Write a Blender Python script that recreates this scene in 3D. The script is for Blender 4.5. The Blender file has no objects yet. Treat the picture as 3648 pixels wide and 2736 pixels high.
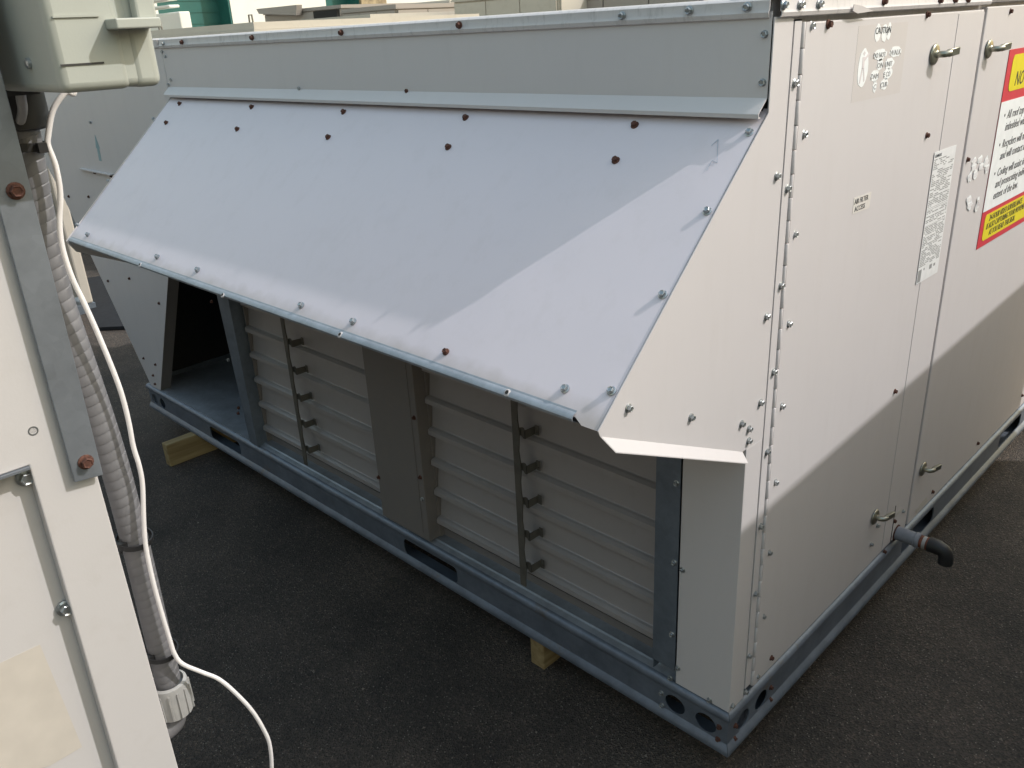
import bpy, bmesh, math, random
from mathutils import Vector, Matrix, geometry
random.seed(7)
scn = bpy.context.scene
# ------------------------------------------------------------------ camera, sky, sun, exposure
CAM = Vector((0.61107, -1.12226, 1.32484))
RX, RY, RZ = (Vector((0.711344, 0.701077, -0.04981)), Vector((0.241639, -0.310496, -0.919349)),
              Vector((-0.66, 0.641937, -0.390277)))          # right, down, forward
F = 2994.05
cd = bpy.data.cameras.new('camera'); cam = bpy.data.objects.new('camera', cd); scn.collection.objects.link(cam)
cd.sensor_width = 36; cd.lens = F / 3648 * 36; cd.clip_start = 0.02; cd.clip_end = 400
cam.matrix_world = Matrix(((RX.x, -RY.x, -RZ.x, CAM.x), (RX.y, -RY.y, -RZ.y, CAM.y), (RX.z, -RY.z, -RZ.z, CAM.z), (0, 0, 0, 1)))
scn.camera = cam
SUN = Vector((0.56, 0.483, 0.67)).normalized()
w = bpy.data.worlds.new('World'); scn.world = w; w.use_nodes = True
sky = w.node_tree.nodes.new('ShaderNodeTexSky'); sky.sky_type = 'NISHITA'; sky.sun_disc = False
sky.sun_elevation = math.asin(SUN.z); sky.sun_rotation = math.atan2(SUN.x, SUN.y)
sky.dust_density = 2.4; sky.air_density = 2.6; sky.ozone_density = 0.4
bg = w.node_tree.nodes['Background']; bg.inputs['Strength'].default_value = 0.15
w.node_tree.links.new(sky.outputs[0], bg.inputs['Color'])
sd = bpy.data.lights.new('sun', 'SUN'); sd.energy = 2.0; sd.angle = math.radians(0.53); sd.color = (0.955, 0.945, 0.945)
so = bpy.data.objects.new('sun', sd); scn.collection.objects.link(so); so.location = (6, 5, 8)
so.rotation_euler = SUN.to_track_quat('Z', 'Y').to_euler()
scn.view_settings.view_transform = 'Standard'; scn.view_settings.look = 'None'
scn.view_settings.exposure = 0.56; scn.view_settings.gamma = 1
GZ = -0.089                                                     # ground level; the unit's rail bottom is z = 0

# ------------------------------------------------------------------ pixel -> direction -> point on a known plane
def ray(u, v):
    a, b = (u - 1824) / F, (v - 1368) / F
    return RX * a + RY * b + RZ
def hit(u, v, n, p):
    q = ray(u, v); return CAM + q * ((p - CAM).dot(n) / q.dot(n))
PL = {'E': (Vector((0, -1, 0)), Vector((0, 0, 0))), 'D': (Vector((1, 0, 0)), Vector((0, 0, 0))),
      'H': (Vector((0, -0.35, 0.382)).normalized(), Vector((0, -0.382, 0.845))),
      'L': (Vector((1, 0, 0)), Vector((-0.14, 0, 0)))}
def on(pl, u, v, off=0.0):
    n, p = PL[pl]; return hit(u, v, n, p + n * off)
def Z(x0, y0, s):                                               # coordinates read in an enlarged crop
    return lambda x, y: (x0 + x / s, y0 + y / s)
zTL = Z(500, 0, 1.8433); zTM = Z(1700, 0, 2.0109); zTR = Z(2600, 0, 2.1107); zLR = Z(1900, 1300, 2.37)
zMR = Z(2600, 1200, 2.1107); zBR = Z(2200, 1900, 2.0743); zDI = Z(0, 0, 0.60636); zPA = Z(480, 80, 5.184)
zHL = Z(150, 300, 2.765); zPB = Z(200, 800, 2.552)

# ------------------------------------------------------------------ materials
def newmat(name):
    m = bpy.data.materials.new(name); m.use_nodes = True
    nt = m.node_tree; b = nt.nodes['Principled BSDF']
    return m, nt, b, nt.nodes.new, nt.links.new
def painted(name, col, col2=None, rough=0.42, scale=7.0, bump=0.02, dirt=(0.30, 0.26, 0.20), dirt_amt=0.10, streak=0.0, metallic=0.0, peel=420, band=None):
    m, nt, b, N, L = newmat(name)
    tc = N('ShaderNodeTexCoord')
    n1 = N('ShaderNodeTexNoise'); n1.inputs['Scale'].default_value = scale; n1.inputs['Detail'].default_value = 6; n1.inputs['Roughness'].default_value = 0.6
    L(tc.outputs['Object'], n1.inputs['Vector'])
    mx = N('ShaderNodeMix'); mx.data_type = 'RGBA'; mx.inputs['A'].default_value = (*col, 1); mx.inputs['B'].default_value = (*(col2 or [c * 0.9 for c in col]), 1)
    L(n1.outputs['Fac'], mx.inputs['Factor'])
    n2 = N('ShaderNodeTexNoise'); n2.inputs['Scale'].default_value = scale * 3.1; n2.inputs['Detail'].default_value = 9; n2.inputs['Roughness'].default_value = 0.7
    mp = N('ShaderNodeMapping'); mp.inputs['Scale'].default_value = (1, 1, 0.22 if streak else 1)
    L(tc.outputs['Object'], mp.inputs['Vector']); L(mp.outputs[0], n2.inputs['Vector'])
    rp = N('ShaderNodeValToRGB'); rp.color_ramp.elements[0].position = 0.52; rp.color_ramp.elements[1].position = 0.78
    rp.color_ramp.elements[0].color = (0, 0, 0, 1); rp.color_ramp.elements[1].color = (dirt_amt, dirt_amt, dirt_amt, 1)
    L(n2.outputs['Fac'], rp.inputs['Fac'])
    m2 = N('ShaderNodeMix'); m2.data_type = 'RGBA'; L(rp.outputs['Color'], m2.inputs['Factor']); L(mx.outputs['Result'], m2.inputs['A']); m2.inputs['B'].default_value = (*dirt, 1)
    res = m2.outputs['Result']
    if band:                                                    # dust that has washed down and settled along one edge
        sp = N('ShaderNodeSeparateXYZ'); L(tc.outputs['Object'], sp.inputs[0])
        nd = N('ShaderNodeTexNoise'); nd.inputs['Scale'].default_value = 22; nd.inputs['Detail'].default_value = 6; L(tc.outputs['Object'], nd.inputs['Vector'])
        ma = N('ShaderNodeMath'); ma.operation = 'MULTIPLY_ADD'; L(nd.outputs['Fac'], ma.inputs[0]); ma.inputs[1].default_value = -0.03; L(sp.outputs['Y'], ma.inputs[2])
        mr = N('ShaderNodeMapRange'); L(ma.outputs[0], mr.inputs['Value']); mr.inputs['From Min'].default_value = band[0] - 0.013; mr.inputs['From Max'].default_value = band[1] - 0.015; mr.inputs['To Max'].default_value = 0.62
        m5 = N('ShaderNodeMix'); m5.data_type = 'RGBA'; L(mr.outputs[0], m5.inputs['Factor']); L(res, m5.inputs['A']); m5.inputs['B'].default_value = (0.36, 0.31, 0.26, 1); res = m5.outputs['Result']
    L(res, b.inputs['Base Color'])
    rr = N('ShaderNodeMapRange'); rr.inputs['To Min'].default_value = rough - 0.08; rr.inputs['To Max'].default_value = rough + 0.14
    L(n2.outputs['Fac'], rr.inputs['Value']); L(rr.outputs[0], b.inputs['Roughness'])
    b.inputs['Metallic'].default_value = metallic
    n3 = N('ShaderNodeTexNoise'); n3.inputs['Scale'].default_value = peel; n3.inputs['Detail'].default_value = 2; L(tc.outputs['Object'], n3.inputs['Vector'])
    n4 = N('ShaderNodeTexNoise'); n4.inputs['Scale'].default_value = 3.0; L(tc.outputs['Object'], n4.inputs['Vector'])
    bp = N('ShaderNodeBump'); bp.inputs['Strength'].default_value = bump * 4; bp.inputs['Distance'].default_value = 0.0006; L(n3.outputs['Fac'], bp.inputs['Height'])
    b2 = N('ShaderNodeBump'); b2.inputs['Strength'].default_value = 0.5 if band else 0.3; b2.inputs['Distance'].default_value = 0.010 if band else 0.007; L(n4.outputs['Fac'], b2.inputs['Height'])
    L(b2.outputs[0], bp.inputs['Normal']); L(bp.outputs[0], b.inputs['Normal'])
    return m
def galvanised(name, col=(0.36, 0.40, 0.45), rust=0.0):
    m, nt, b, N, L = newmat(name)
    tc = N('ShaderNodeTexCoord')
    vo = N('ShaderNodeTexVoronoi'); vo.inputs['Scale'].default_value = 85; L(tc.outputs['Object'], vo.inputs['Vector'])
    no = N('ShaderNodeTexNoise'); no.inputs['Scale'].default_value = 14; no.inputs['Detail'].default_value = 8; no.inputs['Roughness'].default_value = 0.65; L(tc.outputs['Object'], no.inputs['Vector'])
    bw = N('ShaderNodeRGBToBW'); L(vo.outputs['Color'], bw.inputs[0])
    ad = N('ShaderNodeMath'); ad.operation = 'MULTIPLY_ADD'; L(bw.outputs[0], ad.inputs[0]); ad.inputs[1].default_value = 0.14; L(no.outputs['Fac'], ad.inputs[2])
    rp = N('ShaderNodeValToRGB'); e = rp.color_ramp.elements; e[0].position = 0.30; e[1].position = 0.85
    e[0].color = (*[c * 0.72 for c in col], 1); e[1].color = (*[min(1, c * 1.22) for c in col], 1); L(ad.outputs[0], rp.inputs['Fac'])
    out = rp.outputs['Color']
    if rust:
        n2 = N('ShaderNodeTexNoise'); n2.inputs['Scale'].default_value = 5.5; n2.inputs['Detail'].default_value = 10; n2.inputs['Roughness'].default_value = 0.75; L(tc.outputs['Object'], n2.inputs['Vector'])
        r2 = N('ShaderNodeValToRGB'); r2.color_ramp.elements[0].position = 0.60; r2.color_ramp.elements[1].position = 0.70
        r2.color_ramp.elements[1].color = (rust, rust, rust, 1); L(n2.outputs['Fac'], r2.inputs['Fac'])
        mx = N('ShaderNodeMix'); mx.data_type = 'RGBA'; L(r2.outputs['Color'], mx.inputs['Factor']); L(out, mx.inputs['A']); mx.inputs['B'].default_value = (0.22, 0.17, 0.12, 1)
        out = mx.outputs['Result']
    L(out, b.inputs['Base Color'])
    b.inputs['Metallic'].default_value = 0.55
    rr = N('ShaderNodeMapRange'); rr.inputs['To Min'].default_value = 0.36; rr.inputs['To Max'].default_value = 0.62; L(no.outputs['Fac'], rr.inputs['Value']); L(rr.outputs[0], b.inputs['Roughness'])
    bp = N('ShaderNodeBump'); bp.inputs['Strength'].default_value = 0.15; bp.inputs['Distance'].default_value = 0.001; L(no.outputs['Fac'], bp.inputs['Height']); L(bp.outputs[0], b.inputs['Normal'])
    return m
def plain(name, col, rough=0.5, metallic=0.0, var=0.12, scale=40):
    m, nt, b, N, L = newmat(name)
    tc = N('ShaderNodeTexCoord'); no = N('ShaderNodeTexNoise'); no.inputs['Scale'].default_value = scale; no.inputs['Detail'].default_value = 5; L(tc.outputs['Object'], no.inputs['Vector'])
    rp = N('ShaderNodeValToRGB'); e = rp.color_ramp.elements; e[0].position = 0.3; e[1].position = 0.7
    e[0].color = (*[c * (1 - var) for c in col], 1); e[1].color = (*[min(1, c * (1 + var)) for c in col], 1); L(no.outputs['Fac'], rp.inputs['Fac']); L(rp.outputs['Color'], b.inputs['Base Color'])
    b.inputs['Roughness'].default_value = rough; b.inputs['Metallic'].default_value = metallic
    return m
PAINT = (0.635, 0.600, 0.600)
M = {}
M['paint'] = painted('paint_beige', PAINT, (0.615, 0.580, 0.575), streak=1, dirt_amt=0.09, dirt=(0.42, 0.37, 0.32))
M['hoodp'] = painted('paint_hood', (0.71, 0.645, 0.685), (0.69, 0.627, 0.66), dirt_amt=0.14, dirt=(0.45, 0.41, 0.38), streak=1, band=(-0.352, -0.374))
M['blade'] = painted('paint_blade', (0.43, 0.40, 0.39), dirt_amt=0.3, rough=0.36, metallic=0.25)
M['cover'] = painted('paint_cover', (0.21, 0.19, 0.178), dirt_amt=0.3, rough=0.5)
M['flash'] = painted('paint_flashing', (0.62, 0.58, 0.57), dirt=(0.05, 0.045, 0.04), dirt_amt=0.4, scale=26, streak=1)
M['cab'] = painted('paint_cabinet', (0.575, 0.55, 0.545), (0.55, 0.525, 0.515), dirt_amt=0.12)
M['far'] = painted('paint_far', (0.55, 0.51, 0.45), dirt_amt=0.3, scale=3)
M['fargrey'] = painted('paint_far_grey', (0.34, 0.31, 0.29), dirt_amt=0.3, scale=3)
M['galv'] = galvanised('galvanised', (0.37, 0.395, 0.43)); M['galvd'] = galvanised('galvanised_dark', (0.20, 0.235, 0.28))
M['rail'] = galvanised('galvanised_rail', (0.21, 0.24, 0.29), rust=0.8)
M['strap'] = galvanised('galvanised_strap', (0.23, 0.25, 0.28))
M['zinc'] = plain('zinc_screw', (0.40, 0.42, 0.43), 0.34, 0.85)
M['rust'] = plain('rusted_screw', (0.10, 0.042, 0.029), 0.85, 0.1, var=0.4, scale=300)
M['bar'] = plain('dull_steel', (0.15, 0.14, 0.12), 0.55, 0.4)
M['handle'] = plain('plated_handle', (0.34, 0.33, 0.27), 0.3, 0.9)
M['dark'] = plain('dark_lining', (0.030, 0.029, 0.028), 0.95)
M['seam'] = plain('seam_shadow_gap', (0.05, 0.047, 0.045), 0.8)
M['black'] = plain('black_plastic', (0.015, 0.015, 0.016), 0.5)
M['pvc'] = plain('grey_pvc', (0.22, 0.23, 0.26), 0.45)
M['conduit'] = plain('grey_conduit', (0.15, 0.148, 0.155), 0.5)
M['fitting'] = plain('grey_fitting', (0.36, 0.355, 0.345), 0.5)
M['box'] = painted('enclosure_plastic', (0.44, 0.455, 0.41), dirt_amt=0.1, rough=0.5)
M['cable'] = plain('white_cable', (0.80, 0.77, 0.76), 0.45, var=0.04)
M['cablegrey'] = plain('grey_cable', (0.30, 0.29, 0.28), 0.5)
M['white'] = plain('white_label', (0.88, 0.90, 0.90), 0.4, var=0.05)
M['plate'] = plain('plate_label', (0.80, 0.80, 0.80), 0.4, var=0.06)
M['print'] = plain('dark_print', (0.045, 0.045, 0.05), 0.5)
M['fadeprint'] = plain('faded_print', (0.26, 0.25, 0.25), 0.6)
M['red'] = plain('sign_red', (0.62, 0.035, 0.06), 0.4, var=0.05)
M['yellow'] = plain('sign_yellow', (0.78, 0.66, 0.015), 0.4, var=0.05)
M['cyan'] = plain('faded_cyan', (0.30, 0.44, 0.47), 0.6)
M['ghost'] = plain('label_residue', (0.70, 0.64, 0.645), 0.6, var=0.03)
M['ghost2'] = plain('adhesive_residue', (0.57, 0.52, 0.46), 0.6, var=0.05)
M['bluemark'] = plain('blue_mark', (0.40, 0.45, 0.52), 0.6)
M['redlead'] = plain('rust_band', (0.17, 0.055, 0.03), 0.8, var=0.3)
M['rubber'] = plain('rubber_mat', (0.030, 0.032, 0.036), 0.95); M['rubber'].node_tree.nodes['Principled BSDF'].inputs['Specular IOR Level'].default_value = 0.1
M['wall'] = painted('white_wall', (0.80, 0.80, 0.76), dirt_amt=0.06, rough=0.7, scale=1)
M['teal'] = plain('teal_door', (0.018, 0.115, 0.105), 0.5, scale=2)
M['tan'] = plain('tan_stone', (0.34, 0.27, 0.17), 0.9, var=0.35, scale=6)
def wood():
    m, nt, b, N, L = newmat('lumber'); tc = N('ShaderNodeTexCoord'); mp = N('ShaderNodeMapping'); mp.inputs['Scale'].default_value = (40, 3, 40)
    L(tc.outputs['Object'], mp.inputs['Vector']); no = N('ShaderNodeTexNoise'); no.inputs['Scale'].default_value = 1.6; no.inputs['Detail'].default_value = 8; L(mp.outputs[0], no.inputs['Vector'])
    rp = N('ShaderNodeValToRGB'); e = rp.color_ramp.elements; e[0].position = 0.3; e[1].position = 0.75; e[0].color = (0.24, 0.165, 0.07, 1); e[1].color = (0.42, 0.32, 0.16, 1)
    L(no.outputs['Fac'], rp.inputs['Fac']); L(rp.outputs['Color'], b.inputs['Base Color']); b.inputs['Roughness'].default_value = 0.75
    return m
M['wood'] = wood()
def asphalt():
    m, nt, b, N, L = newmat('asphalt'); tc = N('ShaderNodeTexCoord'); O = tc.outputs['Object']
    n1 = N('ShaderNodeTexNoise'); n1.inputs['Scale'].default_value = 2.1; n1.inputs['Detail'].default_value = 8; n1.inputs['Roughness'].default_value = 0.65; L(O, n1.inputs['Vector'])
    r1 = N('ShaderNodeValToRGB'); e = r1.color_ramp.elements; e[0].position = 0.35; e[1].position = 0.70; e[0].color = (0.033, 0.028, 0.025, 1); e[1].color = (0.108, 0.087, 0.072, 1); L(n1.outputs['Fac'], r1.inputs['Fac'])
    v = N('ShaderNodeTexVoronoi'); v.inputs['Scale'].default_value = 260; v.inputs['Randomness'].default_value = 1; L(O, v.inputs['Vector'])
    sx = N('ShaderNodeSeparateColor'); L(v.outputs['Color'], sx.inputs[0])
    r2 = N('ShaderNodeValToRGB'); e = r2.color_ramp.elements; e[0].position = 0.0; e[1].position = 1.0; e[0].color = (0.45, 0.45, 0.45, 1); e[1].color = (1.9, 1.75, 1.6, 1)
    r2.color_ramp.elements.new(0.86).color = (1.15, 1.12, 1.1, 1); L(sx.outputs[0], r2.inputs['Fac'])
    ml = N('ShaderNodeMix'); ml.data_type = 'RGBA'; ml.blend_type = 'MULTIPLY'; ml.inputs['Factor'].default_value = 1; L(r1.outputs['Color'], ml.inputs['A']); L(r2.outputs['Color'], ml.inputs['B'])
    # sparse pale chips
    v2 = N('ShaderNodeTexVoronoi'); v2.inputs['Scale'].default_value = 190; L(O, v2.inputs['Vector']); s2 = N('ShaderNodeSeparateColor'); L(v2.outputs['Color'], s2.inputs[0])
    g1 = N('ShaderNodeMath'); g1.operation = 'GREATER_THAN'; L(s2.outputs[1], g1.inputs[0]); g1.inputs[1].default_value = 0.90
    g2 = N('ShaderNodeMath'); g2.operation = 'LESS_THAN'; L(v2.outputs['Distance'], g2.inputs[0]); g2.inputs[1].default_value = 0.30
    g3 = N('ShaderNodeMath'); g3.operation = 'MULTIPLY'; L(g1.outputs[0], g3.inputs[0]); L(g2.outputs[0], g3.inputs[1])
    m3 = N('ShaderNodeMix'); m3.data_type = 'RGBA'; L(g3.outputs[0], m3.inputs['Factor']); L(ml.outputs['Result'], m3.inputs['A']); m3.inputs['B'].default_value = (0.22, 0.195, 0.16, 1)
    L(m3.outputs['Result'], b.inputs['Base Color']); b.inputs['Roughness'].default_value = 0.8
    n2 = N('ShaderNodeTexNoise'); n2.inputs['Scale'].default_value = 170; n2.inputs['Detail'].default_value = 4; L(O, n2.inputs['Vector'])
    ad = N('ShaderNodeMath'); ad.operation = 'ADD'; L(v.outputs['Distance'], ad.inputs[0]); L(n2.outputs['Fac'], ad.inputs[1])
    bp = N('ShaderNodeBump'); bp.inputs['Strength'].default_value = 0.9; bp.inputs['Distance'].default_value = 0.004; L(ad.outputs[0], bp.inputs['Height']); L(bp.outputs[0], b.inputs['Normal'])
    return m
M['asphalt'] = asphalt()

# ------------------------------------------------------------------ builders
C = scn.collection
def tag(o, label=None, cat=None, group=None, kind=None):
    for k, v in (('label', label), ('category', cat), ('group', group), ('kind', kind)):
        if v: o[k] = v
    return o
def wloc(o):
    return Vector((0, 0, 0)) if o is None else o.matrix_world.translation
def link(o, parent):
    C.objects.link(o)
    if parent is not None:
        o.parent = parent; o.matrix_parent_inverse = Matrix.Translation(-ABS.get(parent.name, Vector()))
    return o
ABS = {}                                                        # absolute location of each object used as a parent
def thing(name, loc, label, cat, group=None):
    o = bpy.data.objects.new(name, None); o.location = loc; C.objects.link(o); ABS[o.name] = Vector(loc); o.empty_display_size = 0.1
    return tag(o, label, cat, group)
def obj(name, bm, mat, parent=None, smooth=False, bevel=0.0):
    bmesh.ops.recalc_face_normals(bm, faces=bm.faces)
    me = bpy.data.meshes.new(name); bm.to_mesh(me); bm.free()
    me.materials.append(M[mat] if isinstance(mat, str) else mat)
    if smooth:
        me.polygons.foreach_set('use_smooth', [True] * len(me.polygons)); me.set_sharp_from_angle(angle=math.radians(38))
    o = bpy.data.objects.new(name, me)
    link(o, parent)
    if bevel:
        md = o.modifiers.new('bevel', 'BEVEL'); md.width = bevel; md.segments = 2; md.limit_method = 'ANGLE'
    return o
def inst(name, me, loc, rot, parent):
    o = bpy.data.objects.new(name, me); o.location = loc; o.rotation_euler = rot; link(o, parent); return o
def bm_new(): return bmesh.new()
def box(bm, x0, x1, y0, y1, z0, z1):
    v = [bm.verts.new(p) for p in ((x0, y0, z0), (x1, y0, z0), (x1, y1, z0), (x0, y1, z0), (x0, y0, z1), (x1, y0, z1), (x1, y1, z1), (x0, y1, z1))]
    for f in ((0, 3, 2, 1), (4, 5, 6, 7), (0, 1, 5, 4), (1, 2, 6, 5), (2, 3, 7, 6), (3, 0, 4, 7)): bm.faces.new([v[i] for i in f])
    return bm
def prism(bm, poly, d):                                         # closed polygon of 3-D points pushed along vector d
    d = Vector(d); a = [bm.verts.new(p) for p in poly]; b = [bm.verts.new(Vector(p) + d) for p in poly]
    bm.faces.new(a); bm.faces.new(b[::-1])
    for i in range(len(a)):
        j = (i + 1) % len(a); bm.faces.new((a[i], b[i], b[j], a[j]))
    return bm
def plate(bm, outer, holes, d):                                 # flat plate with real holes
    loops = [[Vector(p) for p in outer]] + [[Vector(p) for p in h] for h in holes]; d = Vector(d)
    flat = [p for l in loops for p in l]; tris = geometry.tessellate_polygon(loops)
    a = [bm.verts.new(p) for p in flat]; b = [bm.verts.new(p + d) for p in flat]
    for t in tris:
        try: bm.faces.new([a[i] for i in t]); bm.faces.new([b[i] for i in t[::-1]])
        except ValueError: pass
    k = 0
    for l in loops:
        n = len(l)
        for i in range(n):
            j = (i + 1) % n; bm.faces.new((a[k + i], b[k + i], b[k + j], a[k + j]))
        k += n
    return bm
def thick(pr, t):                                               # open 2-D polyline -> closed strip of thickness t
    P = [Vector(p) for p in pr]; left = []
    for i, p in enumerate(P):
        ds = []
        if i: ds.append((P[i] - P[i - 1]).normalized())
        if i < len(P) - 1: ds.append((P[i + 1] - P[i]).normalized())
        d = sum(ds, Vector((0, 0))).normalized(); n = Vector((-d.y, d.x)); k = 1 / max(0.45, n.dot(Vector((-ds[0].y, ds[0].x))))
        left.append(p + n * t * k)
    return [tuple(p) for p in P] + [tuple(p) for p in left[::-1]]
def sweep(bm, pr, f0, f1):                                      # closed 2-D profile, f0/f1 map it to the two end sections
    a = [bm.verts.new(f0(*p)) for p in pr]; b = [bm.verts.new(f1(*p)) for p in pr]; n = len(pr)
    for i in range(n):
        j = (i + 1) % n; bm.faces.new((a[i], a[j], b[j], b[i]))
    for s in (a, b):
        h = n // 2
        for i in range(h - 1): bm.faces.new((s[i], s[i + 1], s[n - 2 - i], s[n - 1 - i]))
    return bm
def sheet_x(bm, pr, t, x0, x1): return sweep(bm, thick(pr, t), lambda y, z: (x0, y, z), lambda y, z: (x1, y, z))
def sheet_y(bm, pr, t, y0, y1): return sweep(bm, thick(pr, t), lambda x, z: (x, y0, z), lambda x, z: (x, y1, z))
def ring(c, ax, ay, r, n, r2=None, ph=0):
    return [c + ax * (r * math.cos(ph + 2 * math.pi * i / n)) + ay * ((r2 or r) * math.sin(ph + 2 * math.pi * i / n)) for i in range(n)]
def frame(n):
    n = Vector(n).normalized(); a = Vector((0, 0, 1)) if abs(n.z) < 0.9 else Vector((1, 0, 0)); x = a.cross(n).normalized(); return x, n.cross(x), n
def lathe(bm, base, axis, prof, n=16, cap=True):
    x, y, k = frame(axis); base = Vector(base); rs = [[bm.verts.new(p) for p in ring(base + k * h, x, y, max(r, 1e-5), n)] for r, h in prof]
    for a, b in zip(rs, rs[1:]):
        for i in range(n):
            j = (i + 1) % n; bm.faces.new((a[i], a[j], b[j], b[i]))
    if cap: bm.faces.new(rs[0][::-1]); bm.faces.new(rs[-1])
    return bm
def spline(pts, k=8):
    P = [Vector(p) for p in pts]; P = [P[0] * 2 - P[1]] + P + [P[-1] * 2 - P[-2]]; out = []
    for i in range(1, len(P) - 2):
        for s in range(k):
            t = s / k; a, b, c, d = P[i - 1:i + 3]
            out.append(0.5 * ((2 * b) + (c - a) * t + (2 * a - 5 * b + 4 * c - d) * t * t + (3 * b - a - 3 * c + d) * t ** 3))
    return out + [P[-2]]
def tube(bm, pts, r, n=10):
    rings = []; up = None
    for i, p in enumerate(pts):
        d = (pts[min(i + 1, len(pts) - 1)] - pts[max(i - 1, 0)]).normalized()
        if up is None: up = frame(d)[0]
        up = (up - d * up.dot(d)).normalized(); s = d.cross(up); rr = r[i] if isinstance(r, (list, tuple)) else r
        rings.append([bm.verts.new(q) for q in ring(p, up, s, rr, n)])
    for a, b in zip(rings, rings[1:]):
        for i in range(n):
            j = (i + 1) % n; bm.faces.new((a[i], a[j], b[j], b[i]))
    bm.faces.new(rings[0][::-1]); bm.faces.new(rings[-1]); return bm
# hexagon washer-head screw, origin on the surface, axis +Z
def screw_mesh(mat, s=1.0):
    bm = bm_new(); z = Vector((0, 0, 1)); X, Y = Vector((1, 0, 0)), Vector((0, 1, 0))
    lathe(bm, (0, 0, -0.001), z, [(0.0058 * s, 0), (0.0060 * s, 0.0016 * s), (0.0047 * s, 0.0024 * s)], 14)
    a = [bm.verts.new(p) for p in ring(z * 0.001 * s, X, Y, 0.0043 * s, 6)]; b = [bm.verts.new(p) for p in ring(z * 0.0050 * s, X, Y, 0.0043 * s, 6)]
    c = [bm.verts.new(p) for p in ring(z * 0.0056 * s, X, Y, 0.0036 * s, 6)]; d = [bm.verts.new(p) for p in ring(z * 0.0050 * s, X, Y, 0.0026 * s, 6)]
    for p, q in ((a, b), (b, c), (c, d)):
        for i in range(6): bm.faces.new((p[i], p[(i + 1) % 6], q[(i + 1) % 6], q[i]))
    bm.faces.new(d)
    bmesh.ops.recalc_face_normals(bm, faces=bm.faces)
    me = bpy.data.meshes.new('screw'); bm.to_mesh(me); bm.free(); me.materials.append(M[mat]); return me
SC = {'B': screw_mesh('zinc', 1.35), 'z': screw_mesh('zinc'), 'r': screw_mesh('rust', 1.0), 'Z': screw_mesh('zinc', 1.12), 'R': screw_mesh('rust', 1.15)}
def screws(plane, parent, pix, off=0.0):
    n = PL[plane][0]; q = n.to_track_quat('Z', 'Y')
    for it in pix:
        (u, v), k = it[0], (it[1] if len(it) > 1 else 'z')
        p = on(plane, u, v, off); e = (q.to_matrix().to_4x4() @ Matrix.Rotation(random.uniform(0, 6), 4, 'Z')).to_euler()
        inst('screw', SC[k], p, e, parent)
def text(name, s, size, org, X, Y, mat, parent, shear=0.0, xs=1.0, align='LEFT'):
    cu = bpy.data.curves.new(name, 'FONT'); cu.body = s; cu.size = size; cu.shear = shear; cu.align_x = align; cu.extrude = 0.0002; cu.resolution_u = 2
    o = bpy.data.objects.new(name, cu); C.objects.link(o); dg = bpy.context.evaluated_depsgraph_get(); me = bpy.data.meshes.new_from_object(o.evaluated_get(dg)); bpy.data.objects.remove(o)
    X, Y = Vector(X), Vector(Y); Zn = X.cross(Y); org = Vector(org)
    for v in me.vertices: v.co = org + X * v.co.x * xs + Y * v.co.y + Zn * v.co.z
    me.materials.clear(); me.materials.append(M[mat]); o = bpy.data.objects.new(name, me); return link(o, parent)
def decal(name, pts, n, mat, parent, t=0.0006):                 # thin sticker of real thickness
    return obj(name, prism(bm_new(), pts, Vector(n) * t), mat, parent)

# ------------------------------------------------------------------ ground
bm = bm_new(); s = 150
v = [bm.verts.new(p) for p in ((-s, -s, GZ), (s, -s, GZ), (s, s, GZ), (-s, s, GZ))]; bm.faces.new(v)
tag(obj('asphalt_ground', bm, 'asphalt'), 'dark asphalt yard', kind='structure')

r = random.Random(21); gb = bm_new()
for i in range(2600):
    x, y = r.uniform(-3.2, 1.0), r.uniform(-1.3, 2.2); q_ = Vector((x, y, GZ)); sz = r.choice((0.0012, 0.0016, 0.0016, 0.002, 0.0028, 0.004)) * r.uniform(0.7, 1.2)
    a_ = r.uniform(0, 6.28); vs = [gb.verts.new(q_ + Vector((sz * math.cos(a_ + k * 2.094) * r.uniform(.7, 1.2), sz * math.sin(a_ + k * 2.094) * r.uniform(.7, 1.2), 0.0002))) for k in range(3)] + [gb.verts.new(q_ + Vector((r.uniform(-.3, .3) * sz, r.uniform(-.3, .3) * sz, sz * 0.9)))]
    for f in ((0, 1, 3), (1, 2, 3), (2, 0, 3), (2, 1, 0)): gb.faces.new([vs[k] for k in f])
tag(obj('loose_grit', gb, plain('grit', (0.17, 0.145, 0.12), 0.9, var=0.6, scale=9)), 'loose grit scattered over the asphalt', 'grit', kind='stuff')
# ================================================================== the main unit
W2, W, LN, ZT = 1.886, 2.61, 3.15, 1.319
unit = thing('rooftop_unit', (-1.0, 0.0, 0.0), 'large beige rooftop air handler with sloped intake hood and louvres on galvanised rails', 'rooftop unit')
def hole(c, X, Y, rx, ry, n=20): return [p for p in ring(Vector(c), Vector(X), Vector(Y), rx, n, ry)]
def slot(c, X, Y, a, b, r, n=5):
    out = []
    for sx, sy, p0 in ((1, 1, 0), (-1, 1, 1), (-1, -1, 2), (1, -1, 3)):
        for i in range(n + 1):
            t = (p0 + i / n) * math.pi / 2
            out.append(Vector(c) + Vector(X) * (sx * (a - r) + r * math.cos(t)) + Vector(Y) * (sy * (b - r) + r * math.sin(t)))
    return out
topP = thick([(-0.045, 0.101), (-0.006, 0.101), (0.002, 0.099), (0.006, 0.094), (0.007, 0.088), (0.004, 0.082), (0.0, 0.077)], -0.0025)
botP = thick([(0.0, 0.023), (0.003, 0.019), (0.0075, 0.013), (0.0095, 0.008), (0.0085, 0.002), (0.004, 0.0), (-0.05, 0.0)], -0.0025)
g = 0.0007
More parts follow.
